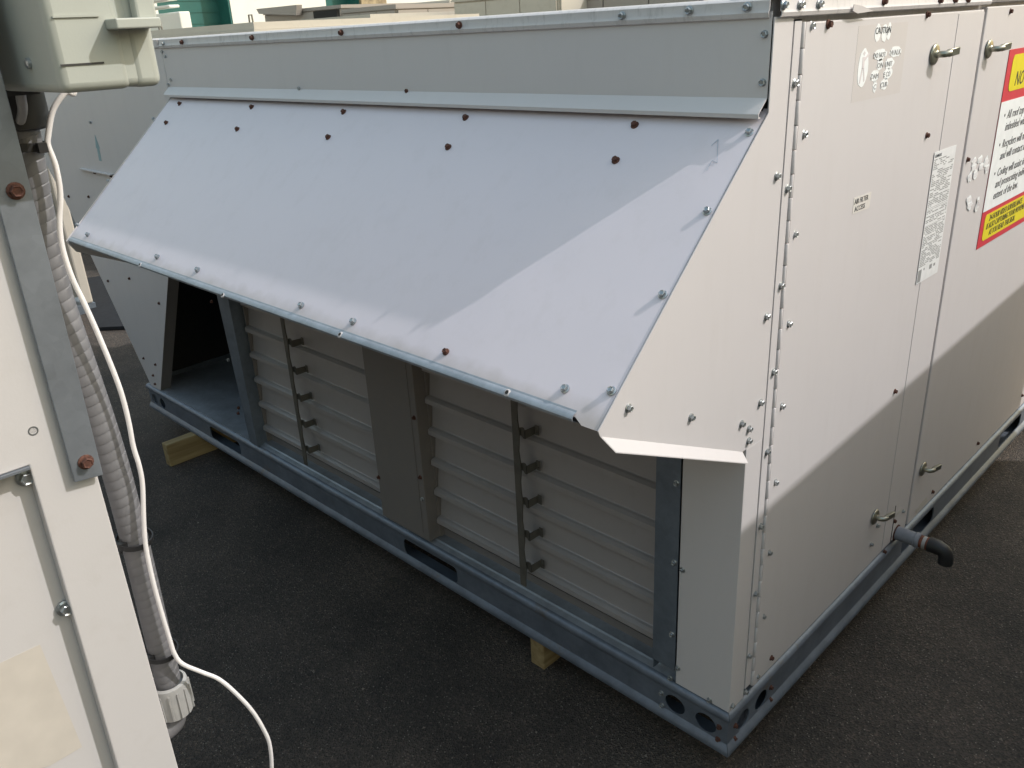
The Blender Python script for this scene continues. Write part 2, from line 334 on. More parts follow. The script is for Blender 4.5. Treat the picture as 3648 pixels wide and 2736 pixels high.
def rail_front():
    bm = bm_new()
    for pr in (topP, botP): sweep(bm, pr, lambda o, z: (-W - 0.004, -o, z), lambda o, z: (o - g, -o, z))
    X, Y = (1, 0, 0), (0, 0, 1)
    hs = [hole((x, 0, 0.047), X, Y, 0.024, 0.021) for x in (-0.121, -0.049, -2.495, -2.563)]
    hs += [slot((x, 0, 0.048), X, Y, 0.108, 0.024, 0.014) for x in (-1.995, -0.888)]
    plate(bm, [(-W, 0, 0.0225), (-g, 0, 0.0225), (-g, 0, 0.0775), (-W, 0, 0.0775)], hs, (0, 0.0025, 0))
    return bm
def rail_side():
    bm = bm_new()
    for pr in (topP, botP): sweep(bm, pr, lambda o, z: (o, -o + g, z), lambda o, z: (o, LN, z))
    X, Y = (0, 1, 0), (0, 0, 1)
    hs = [hole((0, y, 0.045), X, Y, 0.024, 0.021) for y in (0.058, 0.128)]
    hs += [slot((0, y, 0.048), X, Y, 0.108, 0.024, 0.014) for y in (0.94, 1.70, 2.55)]
    plate(bm, [(0, g, 0.0225), (0, LN, 0.0225), (0, LN, 0.0775), (0, g, 0.0775)], hs, (-0.0025, 0, 0)); return bm
railF = obj('base_rail', rail_front(), 'rail', unit, smooth=True)
railS = obj('base_rail', rail_side(), 'rail', unit, smooth=True)
bm = bm_new(); box(bm, -W, -W + 0.04, 0.01, LN, 0.0, 0.098); railL = obj('base_rail', bm, 'rail', unit)
bm = bm_new(); box(bm, -W, -0.01, LN - 0.04, LN, 0.0, 0.098); obj('base_rail', bm, 'rail', unit)
bm = bm_new(); box(bm, -0.10, -0.02, 0.06, 0.10, 0.003, 0.09); box(bm, -2.2, -0.3, 0.10, 0.13, 0.003, 0.06); obj('cross_member', bm, 'galvd', unit)
screws('E', railF, [(zBR(752, 1430), 'r'), (zBR(743, 1520), 'r'), (zBR(325, 1180), 'z'), (zBR(330, 1270), 'z')], -0.0)
screws('D', railS, [(zBR(868, 1420), 'r'), (zBR(862, 1515), 'r'), (zBR(1130, 1138), 'r'), (zBR(1125, 1228), 'r')])
# floor pan / sill
bm = bm_new(); sheet_x(bm, [(0.004, 0.0985), (0.02, 0.1035), (0.024, 0.106), (0.20, 0.106)], 0.0015, -1.79, -0.12)
obj('sill_pan', bm, 'galv', unit)
bm = bm_new(); box(bm, -W + 0.01, -1.80, 0.004, 0.95, 0.100, 0.1045); obj('floor_pan', bm, 'galv', unit); bm = bm_new(); box(bm, -W + 0.008, -W + 0.014, 0.036, 0.95, 0.105, 0.122); obj('pan_flange', bm, 'galvd', unit)
# body core behind the end panels
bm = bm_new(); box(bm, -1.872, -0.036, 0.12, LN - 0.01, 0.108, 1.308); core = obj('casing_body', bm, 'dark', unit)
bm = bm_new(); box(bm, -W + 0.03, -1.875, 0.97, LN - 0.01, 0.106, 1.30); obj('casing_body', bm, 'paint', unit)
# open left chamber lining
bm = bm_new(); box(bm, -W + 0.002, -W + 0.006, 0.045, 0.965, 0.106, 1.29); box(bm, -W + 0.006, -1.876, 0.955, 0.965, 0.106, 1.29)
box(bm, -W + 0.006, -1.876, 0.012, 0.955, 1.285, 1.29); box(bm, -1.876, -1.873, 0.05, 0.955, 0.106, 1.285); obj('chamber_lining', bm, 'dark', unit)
# left end wing: flat tapered panel in the plane of the end face
wing_pts = [(-1.889, 0.0, ZT + 0.006), (-3.15, 0.0, ZT + 0.006), (-3.15, 0.0, 0.93), (-3.03, 0.0, 0.792), (-2.569, 0.0, 0.104), (-2.487, 0.0, 0.104), (-2.192, 0.0, 0.588), (-1.889, 0.0, 1.09)]
wing = obj('wing_panel', prism(bm_new(), wing_pts, (0, 0.0016, 0)), 'paint', unit)
bm = bm_new(); d = Vector((-2.487 + 1.889, 0, 0.104 - 1.09)); prism(bm, [(-2.487, 0.0018, 0.104), (-1.889, 0.0018, 1.09), (-1.8905, 0.0018, 1.0915), (-2.4885, 0.0018, 0.1055)], (0, 0.04, 0)); obj('wing_flange', bm, 'cover', unit)
bm = bm_new(); prism(bm, [(-3.15, 0.003, 0.93), (-3.03, 0.003, 0.792), (-2.618, 0.003, 0.177), (-2.6165, 0.003, 0.179), (-3.0285, 0.003, 0.794), (-3.1485, 0.003, 0.932)], (0, 0.9, 0)); obj('wing_skirt', bm, 'paint', unit)
bm = bm_new(); prism(bm, [on('E', *zHL(388, 824)), on('E', *zHL(702, 886)), on('E', *zHL(700, 897)), on('E', *zHL(388, 834))], (0, -0.012, 0)); obj('bracket', bm, 'paint', wing)
screws('E', wing, [(zPA(520, 540), 'z'), (zPA(638, 1150), 'z'), (zHL(480, 375), 'z'), (zHL(522, 870), 'r'), (zHL(683, 904), 'r'), (zHL(266, 1105), 'r'), (zHL(462, 1108), 'r')]
       + [(zPB(x, y), 'r') for x, y in ((475, 512), (668, 490), (938, 715), (798, 1215), (905, 1272), (885, 1370), (903, 1448))])
a0, a1 = on('E', *zHL(520, 500), 0.0003), on('E', *zHL(575, 755), 0.0003); sx = Vector((0.022, 0, 0))
decal('faded_arrow', [a0, a0 + sx * 0.8 + Vector((0, 0, -0.045)), a0 + sx * 0.45 + Vector((0, 0, -0.045)), a1 + sx * 0.5, a1 - sx * 0.5, a0 - sx * 0.45 + Vector((0, 0, -0.045)), a0 - sx * 0.8 + Vector((0, 0, -0.045))], (0, -1, 0), 'cyan', wing)
bm = bm_new(); sheet_x(bm, [(0.0, ZT + 0.002), (-0.003, ZT + 0.004), (-0.003, ZT + 0.022), (0.02, ZT + 0.026)], 0.0015, -3.15, -1.895); obj('roof_flashing', bm, 'flash', unit)
bm = bm_new(); box(bm, -3.15, -1.893, 0.003, 0.96, 1.292, ZT + 0.0235); obj('roof_deck', bm, 'flash', unit)
# end band panel with rolled hem over the hood
bm = bm_new(); sheet_x(bm, [(0.0, ZT + 0.008), (0.0, 1.216), (-0.0170, 1.2005), (-0.0205, 1.1965), (-0.0200, 1.1925), (-0.0160, 1.1925)], -0.0015, -W2 + 0.002, -0.0035)
band = obj('end_panel', bm, 'paint', unit, smooth=True)
screws('E', band, [(zTM(2065, 245), 'Z'), (zTM(2050, 590), 'Z'), (zTL(1048, 580), 'z'), (zTL(1755, 597), 'r'), (zPA(580, 625), 'z'), (zPA(680, 1058), 'z')])
# roof flashing, front and door side, roof deck
bm = bm_new(); sheet_x(bm, [(-0.004, ZT), (-0.006, ZT + 0.001), (-0.0075, ZT + 0.007), (-0.005, ZT + 0.0115), (-0.005, ZT + 0.022), (0.0, ZT + 0.026), (0.06, ZT + 0.028)], -0.0014, -W2, -0.006)
flF = obj('roof_flashing', bm, 'flash', unit, smooth=True)
screws('E', flF, [(zTL(152, 288), 'z')] + [(zTL(*p), 'R') for p in ((275, 278), (735, 248), (1320, 215), (2095, 165))] + [(zTM(*p), 'Z') for p in ((1040, 115), (1520, 78), (1935, 52))], 0.006)
bm = bm_new(); sheet_y(bm, [(0.004, ZT), (0.006, ZT + 0.001), (0.0075, ZT + 0.006), (0.005, ZT + 0.010), (0.005, ZT + 0.030), (0.0, ZT + 0.034), (-0.06, ZT + 0.036)], 0.0014, 0.006, 0.845)
flS = obj('roof_flashing', bm, 'flash', unit, smooth=True)
bm = bm_new(); sheet_y(bm, [(0.004, ZT + 0.004), (0.0075, ZT + 0.010), (0.005, ZT + 0.014), (0.005, ZT + 0.034), (0.0, ZT + 0.038), (-0.06, ZT + 0.040)], 0.0014, 0.852, LN); obj('roof_flashing', bm, 'flash', unit, smooth=True)
screws('D', flS, [(zTR(*p), 'Z') for p in ((405, 38), (530, 35), (672, 30))] + [(zTR(1160, 12), 'r'), (zTR(1580, 5), 'r'), (zTR(1690, 3), 'r'), (zTR(1785, 2), 'r')], 0.006)
bm = bm_new(); box(bm, -1.885, -0.012, 0.012, LN, 1.311, ZT + 0.0245); obj('roof_deck', bm, 'flash', unit)
# bent tab of the side flashing
bm = bm_new(); prism(bm, [(0.0095, y, z) for y, z in ((0.215, ZT + 0.012), (0.245, ZT + 0.009), (0.285, ZT + 0.001), (0.23, ZT - 0.001), (0.213, ZT + 0.003))], (0.0012, 0, 0)); obj('flashing_tab', bm, 'flash', unit)
# hood
HY, HZ = -0.382, 0.845; sl = Vector((0, HY, HZ - 1.197)).normalized(); hn = PL['H'][0]
def hp(x, dist, off=0.0):                                       # point on the hood, dist metres down the slope from the wall
    return Vector((x, 0, 1.195)) + sl * dist + hn * off
HL = math.hypot(HY, HZ - 1.195)
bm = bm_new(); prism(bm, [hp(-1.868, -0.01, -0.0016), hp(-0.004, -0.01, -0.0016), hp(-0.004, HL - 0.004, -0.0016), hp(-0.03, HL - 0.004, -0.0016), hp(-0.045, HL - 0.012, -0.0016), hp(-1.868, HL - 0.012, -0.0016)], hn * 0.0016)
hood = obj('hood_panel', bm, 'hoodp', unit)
def lipm():                                                     # rolled galvanised drip edge
    pr = []
    for (a, o) in ((-0.009, 0.0004), (-0.006, 0.0004), (-0.004, 0.002), (0.0, 0.0032), (0.005, 0.002), (0.007, -0.002), (0.005, -0.008), (0.002, -0.016), (-0.006, -0.022)): pr.append((a, o))
    bm = bm_new(); c = thick(pr, -0.0014)
    sweep(bm, c, lambda a, o: hp(-1.862, HL - 0.012 + a, o), lambda a, o: hp(-0.047, HL - 0.012 + a, o)); return bm
lip = obj('hood_lip', lipm(), 'galv', unit, smooth=True)
for (u, v) in ((1808, 1400), (1213, 1193), (795, 1052), (500, 944)):   # drain grommets on the lip
    p = on('H', u, v); bm = bm_new(); lathe(bm, p - hn * 0.002, hn, [(0.0055, 0), (0.006, 0.003), (0.0035, 0.0045), (0.003, 0.001), (0.0005, 0.0008)], 14); obj('grommet', bm, 'flash', lip, smooth=True)
    bm = bm_new(); lathe(bm, p + hn * 0.0022, hn, [(0.0029, 0), (0.0027, 0.0006)], 12); obj('grommet_hole', bm, 'dark', lip)
# line of dust that has settled above the lip
bm = bm_new(); random.seed(3); top = []; n = 60
for i in range(n + 1): top.append(hp(-1.855 + 1.80 * i / n, HL - 0.044 - 0.010 * random.random() + 0.012 * (i % 7 == 0)))
sb = [(zDI(*p), 'z') for p in ((1619, 287), (1528, 457), (1432, 637), (1321, 845), (1221, 840), (763, 695), (651, 660), (427, 583), (340, 555), (190, 507))] + [(zDI(963, 760), 'r')]
sb = [(p, 'Z' if k == 'z' else k) for p, k in sb]
screws('H', hood, sb + [(zTL(*p), 'R') for p in ((260, 683), (172, 808), (733, 705), (638, 850), (1336, 737), (1235, 903), (2137, 775), (2023, 968))] + [(zTM(1130, 898), 'R'), (zTM(993, 1150), 'R')])
bm.free()
# faded arrow outline on the hood
zAR = Z(2380, 460, 5.53)
A = [on('H', *zAR(*p), 0.0003) for p in ((985, 205), (965, 665), (865, 620), (720, 900), (585, 1290), (235, 1215), (420, 960), (580, 600))]
bm = bm_new()
for p, q in (((985, 205), (965, 665)), ((965, 665), (865, 620)), ((865, 620), (760, 820)), ((985, 205), (850, 325))):
    a, b = on('H', *zAR(*p), 0.0007), on('H', *zAR(*q), 0.0007); t = (b - a).normalized().cross(hn) * 0.0004
    prism(bm, [a - t, b - t, b + t, a + t], hn * 0.0003)
obj('arrow_outline', bm, 'bluemark', hood)
# hood side panels with their bent bottom flange (right one seen, left one closes the hood)
for x, s in ((0.0, 1), (-1.871, -1)):
    P = [(0.0, 1.1965), (-0.380, 0.848), (-0.376, 0.839), (-0.012, 0.669), (-0.0, 0.669)]
    bm = bm_new(); prism(bm, [(x, y, z) for y, z in P], (-0.0016 * s, 0, 0)); sd_ = obj('hood_side', bm, 'paint', unit)
    a, b = Vector((x - 0.0006 * s, -0.3755, 0.8385)), Vector((x - 0.0006 * s, -0.013, 0.6685)); o = Vector((0.011 * s, -0.004, -0.017))
    bm = bm_new(); prism(bm, [a, b, b + o + Vector((0, 0.006, -0.002)), a + o + Vector((0, 0.022, -0.010))], (0, 0.0009, 0.0012)); obj('hood_flange', bm, 'paint', sd_)
    if s == 1:
        screws('D', sd_, [(zLR(*p), 'Z') for p in ((800, 365), (1330, 443), (1757, 497), (1818, 540), (1815, 640), (1915, 318))] + [(zTR(350, 1325), 'Z'), (zDI(1655, 684), 'Z')])
screws('E', wing, [])
sd_dummy = None
for (u, v) in (zHL(1100, 345), zHL(660, 955), zHL(350, 1385)):
    p = on('H', u, v); inst('screw', SC['z'], p, hn.to_track_quat('Z', 'Y').to_euler(), hood)
# corner post (wraps the corner) and the side strip up to the door hinge
bm = bm_new(); prism(bm, [(-0.121, 0.0, 0.1035), (0.0, 0.0, 0.1035), (0.0, 0.0525, 0.1035), (-0.002, 0.0525, 0.1035), (-0.002, 0.002, 0.1035), (-0.121, 0.002, 0.1035)], (0, 0, 0.5645)); corner = obj('corner_post', bm, 'paint', unit, bevel=0.0025)
bm = bm_new(); prism(bm, [(-0.0018, 0.0, 0.668), (0.0, 0.0, 0.668), (0.0, 0.0525, 0.668), (-0.0018, 0.0525, 0.668)], (0, 0, ZT - 0.667)); strip = obj('corner_post', bm, 'paint', unit)
bm = bm_new(); box(bm, -0.03, -0.012, 0.004, 0.10, 0.105, ZT - 0.004); obj('post_core', bm, 'seam', unit)
screws('E', corner, [(zBR(*p), 'z') for p in ((480, 270), (445, 995), (390, 1070), (680, 1232))])
screws('D', corner, [(zBR(845, 1272), 'z')])
# hinge: two leaves and a row of knuckles
bm = bm_new(); box(bm, -0.004, 0.0012, 0.0545, 0.0745, 0.125, 1.313); leaf = obj('hinge_leaf', bm, 'paint', unit)
bm = bm_new(); box(bm, -0.004, 0.0026, 0.0855, 0.1005, 0.112, 1.311); obj('hinge_leaf', bm, 'paint', unit)
km = None; n = 34; z0, hh = 0.118, (1.312 - 0.118) / 34
kb = bm_new(); lathe(kb, (0, 0, 0.0007), (0, 0, 1), [(0.0038, 0), (0.0042, 0.0008), (0.0042, hh - 0.0022), (0.0038, hh - 0.0014)], 10); bmesh.ops.recalc_face_normals(kb, faces=kb.faces)
km = bpy.data.meshes.new('hinge_knuckle'); kb.to_mesh(km); kb.free(); km.materials.append(M['paint']); km.polygons.foreach_set('use_smooth', [True] * len(km.polygons)); km.set_sharp_from_angle(angle=0.6)
for i in range(n): inst('hinge_knuckle', km, (0.0006 - 0.0008 * (i % 2), 0.0805, z0 + i * hh), (0, 0, 0), leaf)
screws('D', leaf, [(zTR(485, 625), 'Z'), (zTR(430, 1418), 'Z')] + [(zLR(*p), 'Z') for p in ((2025, 60), (1970, 735), (1915, 1362))] + [(zBR(*p), 'z') for p in ((1015, 445), (970, 905), (945, 1172))] + [(zDI(1686, 617), 'Z')], 0.001)
# access doors
def door(y0, y1, z0, z1):
    bm = bm_new(); box(bm, -0.03, 0.0, y0, y1, z0, z1); return obj('access_door', bm, 'paint', unit, bevel=0.0025)
d1 = door(0.0995, 0.8315, 0.108, ZT - 0.008); d2 = door(0.8485, 1.92, 0.108, ZT - 0.004); d3 = door(1.928, LN - 0.01, 0.108, ZT - 0.004)
bm = bm_new(); box(bm, -0.0005, 0.0009, 0.690, 0.8305, 0.112, ZT - 0.013); obj('door_stiffener', bm, 'paint', d1)
bm = bm_new(); box(bm, -0.034, -0.031, 0.80, 0.88, 0.106, 1.31); box(bm, -0.034, -0.031, 1.9, 1.95, 0.106, 1.31); obj('door_gasket', bm, 'dark', unit)
screws('D', d1, [(zTR(608, 195), 'Z'), (zTR(740, 182), 'R'), (zTR(552, 1008), 'Z'), (zTR(1485, 110), 'r'), (zTR(1480, 1018), 'r'), (zMR(1240, 410), 'r'), (zMR(1062, 1560), 'z'), (zMR(1110, 1418), 'z'), (zDI(1715, 506), 'Z'), (zDI(1735, 291), 'Z'), (zDI(1703, 700), 'Z')]
       + [(zLR(*p), 'Z') for p in ((2095, 348), (2040, 993), (1987, 1585))] + [(zBR(*p), 'z') for p in ((1118, 140), (1075, 615), (1030, 1055))] + [(zBR(1135, 920), 'r'), (zMR(1300, 1310), 'z'), (zMR(1236, 1385), 'r'), (zMR(1160, 1615), 'r')], 0.0005)
screws('D', d2, [(zTR(1785, 1200), 'r'), (zTR(2108, 85), 'r'), (zMR(1522, 1165), 'r'), (zMR(1862, 800), 'r'), (zMR(2195, 440), 'r')])
def handle_mesh():
    bm = bm_new(); lathe(bm, (0, 0, 0), (1, 0, 0), [(0.0185, 0.0), (0.019, 0.002), (0.016, 0.0045), (0.007, 0.006), (0.0062, 0.008)], 24)
    tube(bm, spline([(0.006, 0, 0), (0.012, 0, 0), (0.018, 0.002, 0.0), (0.022, 0.007, 0.001), (0.024, 0.012, 0.0015)], 5), 0.0062, 10)
    a = Vector((0.022, 0.007, 0.001)); d = Vector((0.32, 0.93, 0.13)).normalized(); u = Vector((0, 0, 1)); s = d.cross(u).normalized()
    pts = [a - u * 0.0065 - s * 0.0035, a + u * 0.0065 - s * 0.0035, a + u * 0.0065 + s * 0.0035, a - u * 0.0065 + s * 0.0035]; prism(bm, pts, d * 0.027)
    bmesh.ops.recalc_face_normals(bm, faces=bm.faces)
    me = bpy.data.meshes.new('door_handle'); bm.to_mesh(me); bm.free(); me.materials.append(M['handle']); me.polygons.foreach_set('use_smooth', [True] * len(me.polygons)); me.set_sharp_from_angle(angle=0.6); return me
hm = handle_mesh()
for d, y, z in ((d1, 0.589, 1.241), (d2, 0.886, 1.235), (d1, 0.612, 0.246), (d2, 0.895, 0.251)):
    o = inst('door_handle', hm, (0.0012, y, z), (0, 0, 0), d); md = o.modifiers.new('bevel', 'BEVEL'); md.width = 0.001; md.segments = 2
XY, XZ = (0, 1, 0), (0, 0, 1)
def patch(name, cy, cz, hy, hz, mat, parent, n=14, seed=0, x=0.0003, jag=0.25):
    r = random.Random(seed); return decal(name, [(x, cy + hy * math.cos(2 * math.pi * i / n) * (1 - jag * r.random()), cz + hz * math.sin(2 * math.pi * i / n) * (1 - jag * r.random())) for i in range(n)], (1, 0, 0), mat, parent, 0.0003)
# peeling caution label
for cy, hy, cz in ((0.335, 0.012, 1.287), (0.361, 0.013, 1.286), (0.378, 0.009, 1.288)): patch('caution_flake', cy, cz, hy, 0.0145, 'white', d1, 14, int(cy * 1e4), jag=0.12)
text('caution_text', 'CAUTION', 0.0145, (0.0008, 0.3245, 1.2855), XY, XZ, 'print', d1, xs=0.92)
patch('pictogram_flake', 0.293, 1.236, 0.020, 0.031, 'white', d1, 22, 5, jag=0.1)
bm = bm_new()
for q in ([(0.288, 1.259), (0.292, 1.262), (0.296, 1.259), (0.292, 1.255)], [(0.287, 1.253), (0.296, 1.254), (0.295, 1.236), (0.288, 1.236)], [(0.288, 1.237), (0.292, 1.237), (0.287, 1.214), (0.283, 1.214)], [(0.292, 1.237), (0.296, 1.236), (0.303, 1.217), (0.299, 1.215)], [(0.296, 1.252), (0.310, 1.260), (0.311, 1.256), (0.296, 1.247)]):
    prism(bm, [(0.0006, y, z) for y, z in q], (0.0003, 0, 0))
obj('pictogram', bm, 'ghost', d1)
for i, (s_, y, z, wd) in enumerate((('DO NOT', 0.327, 1.249, 0.052), ('WALK', 0.392, 1.250, 0.046), ('ON', 0.346, 1.233, 0.022), ('UNIT', 0.377, 1.233, 0.036), ('DAM', 0.326, 1.217, 0.030), ('E CO', 0.376, 1.217, 0.034), ('C', 0.340, 1.200, 0.012), ('CUR', 0.368, 1.201, 0.030))):
    patch('caution_flake', y + wd / 2, z + 0.0045, wd / 2 + 0.003, 0.0105, 'white', d1, 20, 40 + i, jag=0.28)
    text('caution_text', s_, 0.0115, (0.0008, y, z), XY, XZ, 'fadeprint', d1, xs=wd / (0.0084 * len(s_)))
decal('label_residue', [(0.0001, 0.262, 1.186), (0.0001, 0.455, 1.186), (0.0001, 0.455, 1.300), (0.0001, 0.262, 1.300)], (1, 0, 0), painted('label_ghost', (0.635, 0.592, 0.575), dirt_amt=0.05), d1, 0.0001)
decal('filter_label', [(0.0002, 0.312, 0.9985), (0.0002, 0.381, 0.9975), (0.0002, 0.383, 1.0255), (0.0002, 0.313, 1.0265)], (1, 0, 0), painted('worn_label', (0.76, 0.72, 0.67), dirt_amt=0.4, scale=60), d1, 0.0003)
text('filter_text', 'AIR FILTER', 0.0125, (0.0007, 0.316, 1.0145), XY, XZ, 'print', d1, xs=0.93); text('filter_text', 'ACCESS', 0.0125, (0.0007, 0.319, 1.0015), XY, XZ, 'print', d1, xs=0.95)
# rating plate with fine rows of print
decal('rating_plate', [(0.0012, 0.664, 0.787), (0.0012, 0.782, 0.787), (0.0012, 0.782, 1.057), (0.0012, 0.664, 1.057)], (1, 0, 0), 'plate', d1, 0.0004)
text('rating_brand', 'LENNOX', 0.0085, (0.0018, 0.668, 1.0455), XY, XZ, 'print', d1)
r = random.Random(11); bm = bm_new(); z = 1.040
while z > 0.822:
    y = 0.668
    if 0.94 < z < 0.945 or 0.905 < z < 0.909: box(bm, 0.0015, 0.0018, 0.668, 0.778, z, z + 0.0008); z -= 0.0035; continue
    while y < 0.774:
        wd = min(r.uniform(0.004, 0.030), 0.777 - y)
        if r.random() < 0.8: box(bm, 0.0015, 0.0018, y, y + wd, z, z + 0.0019)
        y += wd + r.uniform(0.0015, 0.008)
        if z > 1.0 and r.random() < 0.25: y += 0.02
    z -= 0.0037
box(bm, 0.0015, 0.0018, 0.667, 0.684, 0.79, 0.816); box(bm, 0.0015, 0.0018, 0.695, 0.70, 0.811, 0.816); box(bm, 0.0015, 0.0018, 0.727, 0.741, 0.806, 0.816); box(bm, 0.0015, 0.0018, 0.75, 0.76, 0.808, 0.814)
obj('rating_print', bm, painted('grey_print', (0.30, 0.30, 0.30), dirt_amt=0.0), d1)
# flakes of old labels
for i, (x, y, hy, hz) in enumerate(((1690, 640, 0.010, 0.026), (1655, 740, 0.010, 0.013), (1630, 822, 0.006, 0.008), (1638, 857, 0.007, 0.013), (1620, 930, 0.006, 0.010))):
    p = on('D', *zTR(x, y)); patch('label_flake', p.y, p.z, hy * 0.8, hz * 0.75, 'white', d1, 10, 60 + i, jag=0.3)
for i, (x, y, hy, hz) in enumerate(((1835, 1210, 0.018, 0.012), (1880, 1200, 0.02, 0.013), (1925, 1215, 0.018, 0.016), (1830, 1260, 0.02, 0.012), (1885, 1255, 0.02, 0.012), (1930, 1265, 0.016, 0.014), (1800, 1330, 0.016, 0.016), (1840, 1310, 0.018, 0.013), (1795, 1500, 0.02, 0.014), (1800, 1540, 0.02, 0.014), (1860, 1520, 0.012, 0.018), (1850, 1560, 0.016, 0.012))):
    p = on('D', *zTR(x, y)); patch('label_flake', p.y, p.z, hy, hz, 'white', d2, 12, 80 + i, jag=0.5, x=0.0006 + 0.0001 * i)
    bm = bm_new(); rr = random.Random(i)
    for k in range(4): box(bm, 0.0022 + 0.0001 * i, 0.0024 + 0.0001 * i, p.y - hy * 0.6 + k * hy * 0.33, p.y - hy * 0.6 + k * hy * 0.33 + 0.0018, p.z - hz * 0.4, p.z + hz * 0.35)
    obj('label_print', bm, 'ghost', d2)
for d, pts in ((d2, ((1400, 1300), (1480, 1200), (1488, 1240), (1400, 1325))), (d1, ((1240, 1340), (1290, 1290), (1296, 1305), (1245, 1355)))):
    decal('small_label', [on('D', *zMR(*p), 0.0012) for p in pts], (1, 0, 0), painted('faded_label', (0.62, 0.59, 0.55), dirt_amt=0.5, scale=80), d, 0.0003)
# large warning sign on the second door
SX = 0.0006
def rect(name, y0, y1, z0, z1, mat, x, r=0.0, p=None):
    if r: pts = [Vector((x, (y0 + y1) / 2, (z0 + z1) / 2)) + Vector((0, q.x, q.y)) for q in [Vector((v_.x, v_.y)) for v_ in slot((0, 0, 0), (1, 0, 0), (0, 1, 0), (y1 - y0) / 2, (z1 - z0) / 2, r)]]
    else: pts = [(x, y0, z0), (x, y1, z0), (x, y1, z1), (x, y0, z1)]
    return decal(name, pts, (1, 0, 0), mat, p or sign, 0.0006)
sign = decal('warning_sign', [(SX, 1.031, 0.784), (SX, 1.66, 0.784), (SX, 1.66, 1.226), (SX, 1.031, 1.226)], (1, 0, 0), 'red', d2, 0.0008)
rect('sign_white_field', 1.0312, 1.6598, 0.872, 1.117, 'white', SX + 0.001, p=d2); rect('sign_yellow_field', 1.062, 1.63, 1.137, 1.214, 'yellow', SX + 0.001, 0.014, d2); rect('sign_yellow_field', 1.056, 1.635, 0.798, 0.861, 'yellow', SX + 0.001, 0.012, d2)
TX = SX + 0.0019
text('sign_text', 'NO TRESPASSING', 0.044, (TX, 1.098, 1.147), XY, XZ, 'print', d2, 0.25, 0.92)
for i, (b_, s_) in enumerate(((1, 'All roof top equipment is'), (0, 'imbedded with coding.'), (1, 'Recyclers will not accept'), (0, 'and will contact authorities.'), (1, 'Coding will assist in tracking'), (0, 'and prosecuting individuals to the'), (0, 'extent of the law.'))):
    z = (1.077, 1.050, 1.012, 0.985, 0.947, 0.920, 0.893)[i]
    text('sign_text', s_, 0.027, (TX, 1.086, z), XY, XZ, 'print', d2, 0.25, 0.95)
    if b_: text('sign_text', '\u2022', 0.027, (TX, 1.064, z), XY, XZ, 'print', d2)
for i, s_ in enumerate(('24-HOUR VIDEO SURVEILLANCE', 'IS ALSO CAPTURING YOUR MOVEMENTS', 'AS YOU READ THIS SIGN.')):
    text('sign_text', s_, 0.0205, (TX, (1.085, 1.072, 1.100)[i], 0.8425 - i * 0.0187), XY, XZ, 'print', d2, 0.25, 0.85)
# condensate drain
dp = on('D', 3192, 1893); dz = 0.1225
bm = bm_new(); lathe(bm, (0.0, dp.y, dz), (1, 0, 0), [(0.0175, 0), (0.0175, 0.046), (0.0195, 0.048), (0.0195, 0.058), (0.017, 0.059)], 22); drain = obj('drain_coupling', bm, 'pvc', unit, smooth=True)
for x0, x1, r_, mt in ((0.0585, 0.066, 0.0155, 'redlead'), (0.066, 0.074, 0.0155, 'fitting'), (0.074, 0.080, 0.016, 'redlead')):
    bm = bm_new(); lathe(bm, (x0, dp.y, dz), (1, 0, 0), [(r_, 0), (r_, x1 - x0)], 20); obj('pipe_band', bm, mt, drain, smooth=True)
bm = bm_new(); pts = spline([(0.079, dp.y, dz), (0.096, dp.y, dz), (0.114, dp.y, dz - 0.005), (0.121, dp.y, dz - 0.020), (0.121, dp.y, dz - 0.036)], 6); tube(bm, pts, [0.0185 if i < 9 else 0.0170 for i in range(len(pts))], 18); obj('drain_elbow', bm, 'black', drain, smooth=True)
bm = bm_new(); lathe(bm, (0.0002, dp.y, dz), (1, 0, 0), [(0.0215, 0), (0.0215, 0.002), (0.0176, 0.003)], 22); obj('drain_gasket', bm, 'rust', drain)
bm = bm_new(); box(bm, 0.0003, 0.0018, 0.740, 0.7425, 0.113, 0.215); obj('door_seam', bm, 'seam', d1)
# galvanised posts beside the louvres
bm = bm_new(); box(bm, -0.176, -0.1235, -0.002, 0.0, 0.135, 0.69); box(bm, -0.176, -0.174, 0.0, 0.08, 0.112, 0.69); postR = obj('louver_post', bm, 'galvd', unit)
screws('E', postR, [(zBR(420, 215), 'z'), (zBR(403, 745), 'z'), (zLR(1210, 1000), 'z')], 0.002)
bm = bm_new(); prism(bm, [(-1.799, 0.0, 0.104), (-1.749, 0.0, 0.104), (-1.765, 0.0, 0.70), (-1.842, 0.0, 0.70)], (0, -0.002, 0)); prism(bm, [(-1.749, 0.0, 0.104), (-1.765, 0.0, 0.70), (-1.767, 0.0, 0.70), (-1.751, 0.0, 0.104)], (0, 0.075, 0)); postL = obj('louver_post', bm, 'galvd', unit)
bm = bm_new(); box(bm, -1.8765, -1.79, 0.075, 0.08, 0.106, 0.75); obj('post_web', bm, 'dark', unit)
screws('E', postL, [((755, 1074), 'r'), ((815, 1282), 'z'), ((851, 1453), 'r'), ((850, 1472), 'r')], 0.002)
bm = bm_new(); box(bm, -1.81, -1.775, 0.003, 0.02, 0.1065, 0.112); obj('post_foot', bm, 'galv', unit)
# centre cover between the two louvre banks
bm = bm_new(); box(bm, -1.079, -0.880, 0.0, 0.09, 0.1085, 0.72); cov = obj('centre_cover', bm, 'cover', unit, bevel=0.002)
bm = bm_new(); box(bm, -0.905, -0.902, -0.0014, 0.001, 0.128, 0.72); obj('cover_fold', bm, 'cover', cov)
screws('E', cov, [((1476, 1488), 'r'), ((1498, 1700), 'r'), ((1506, 1778), 'z'), ((1350, 1700), 'r')], 0.0)
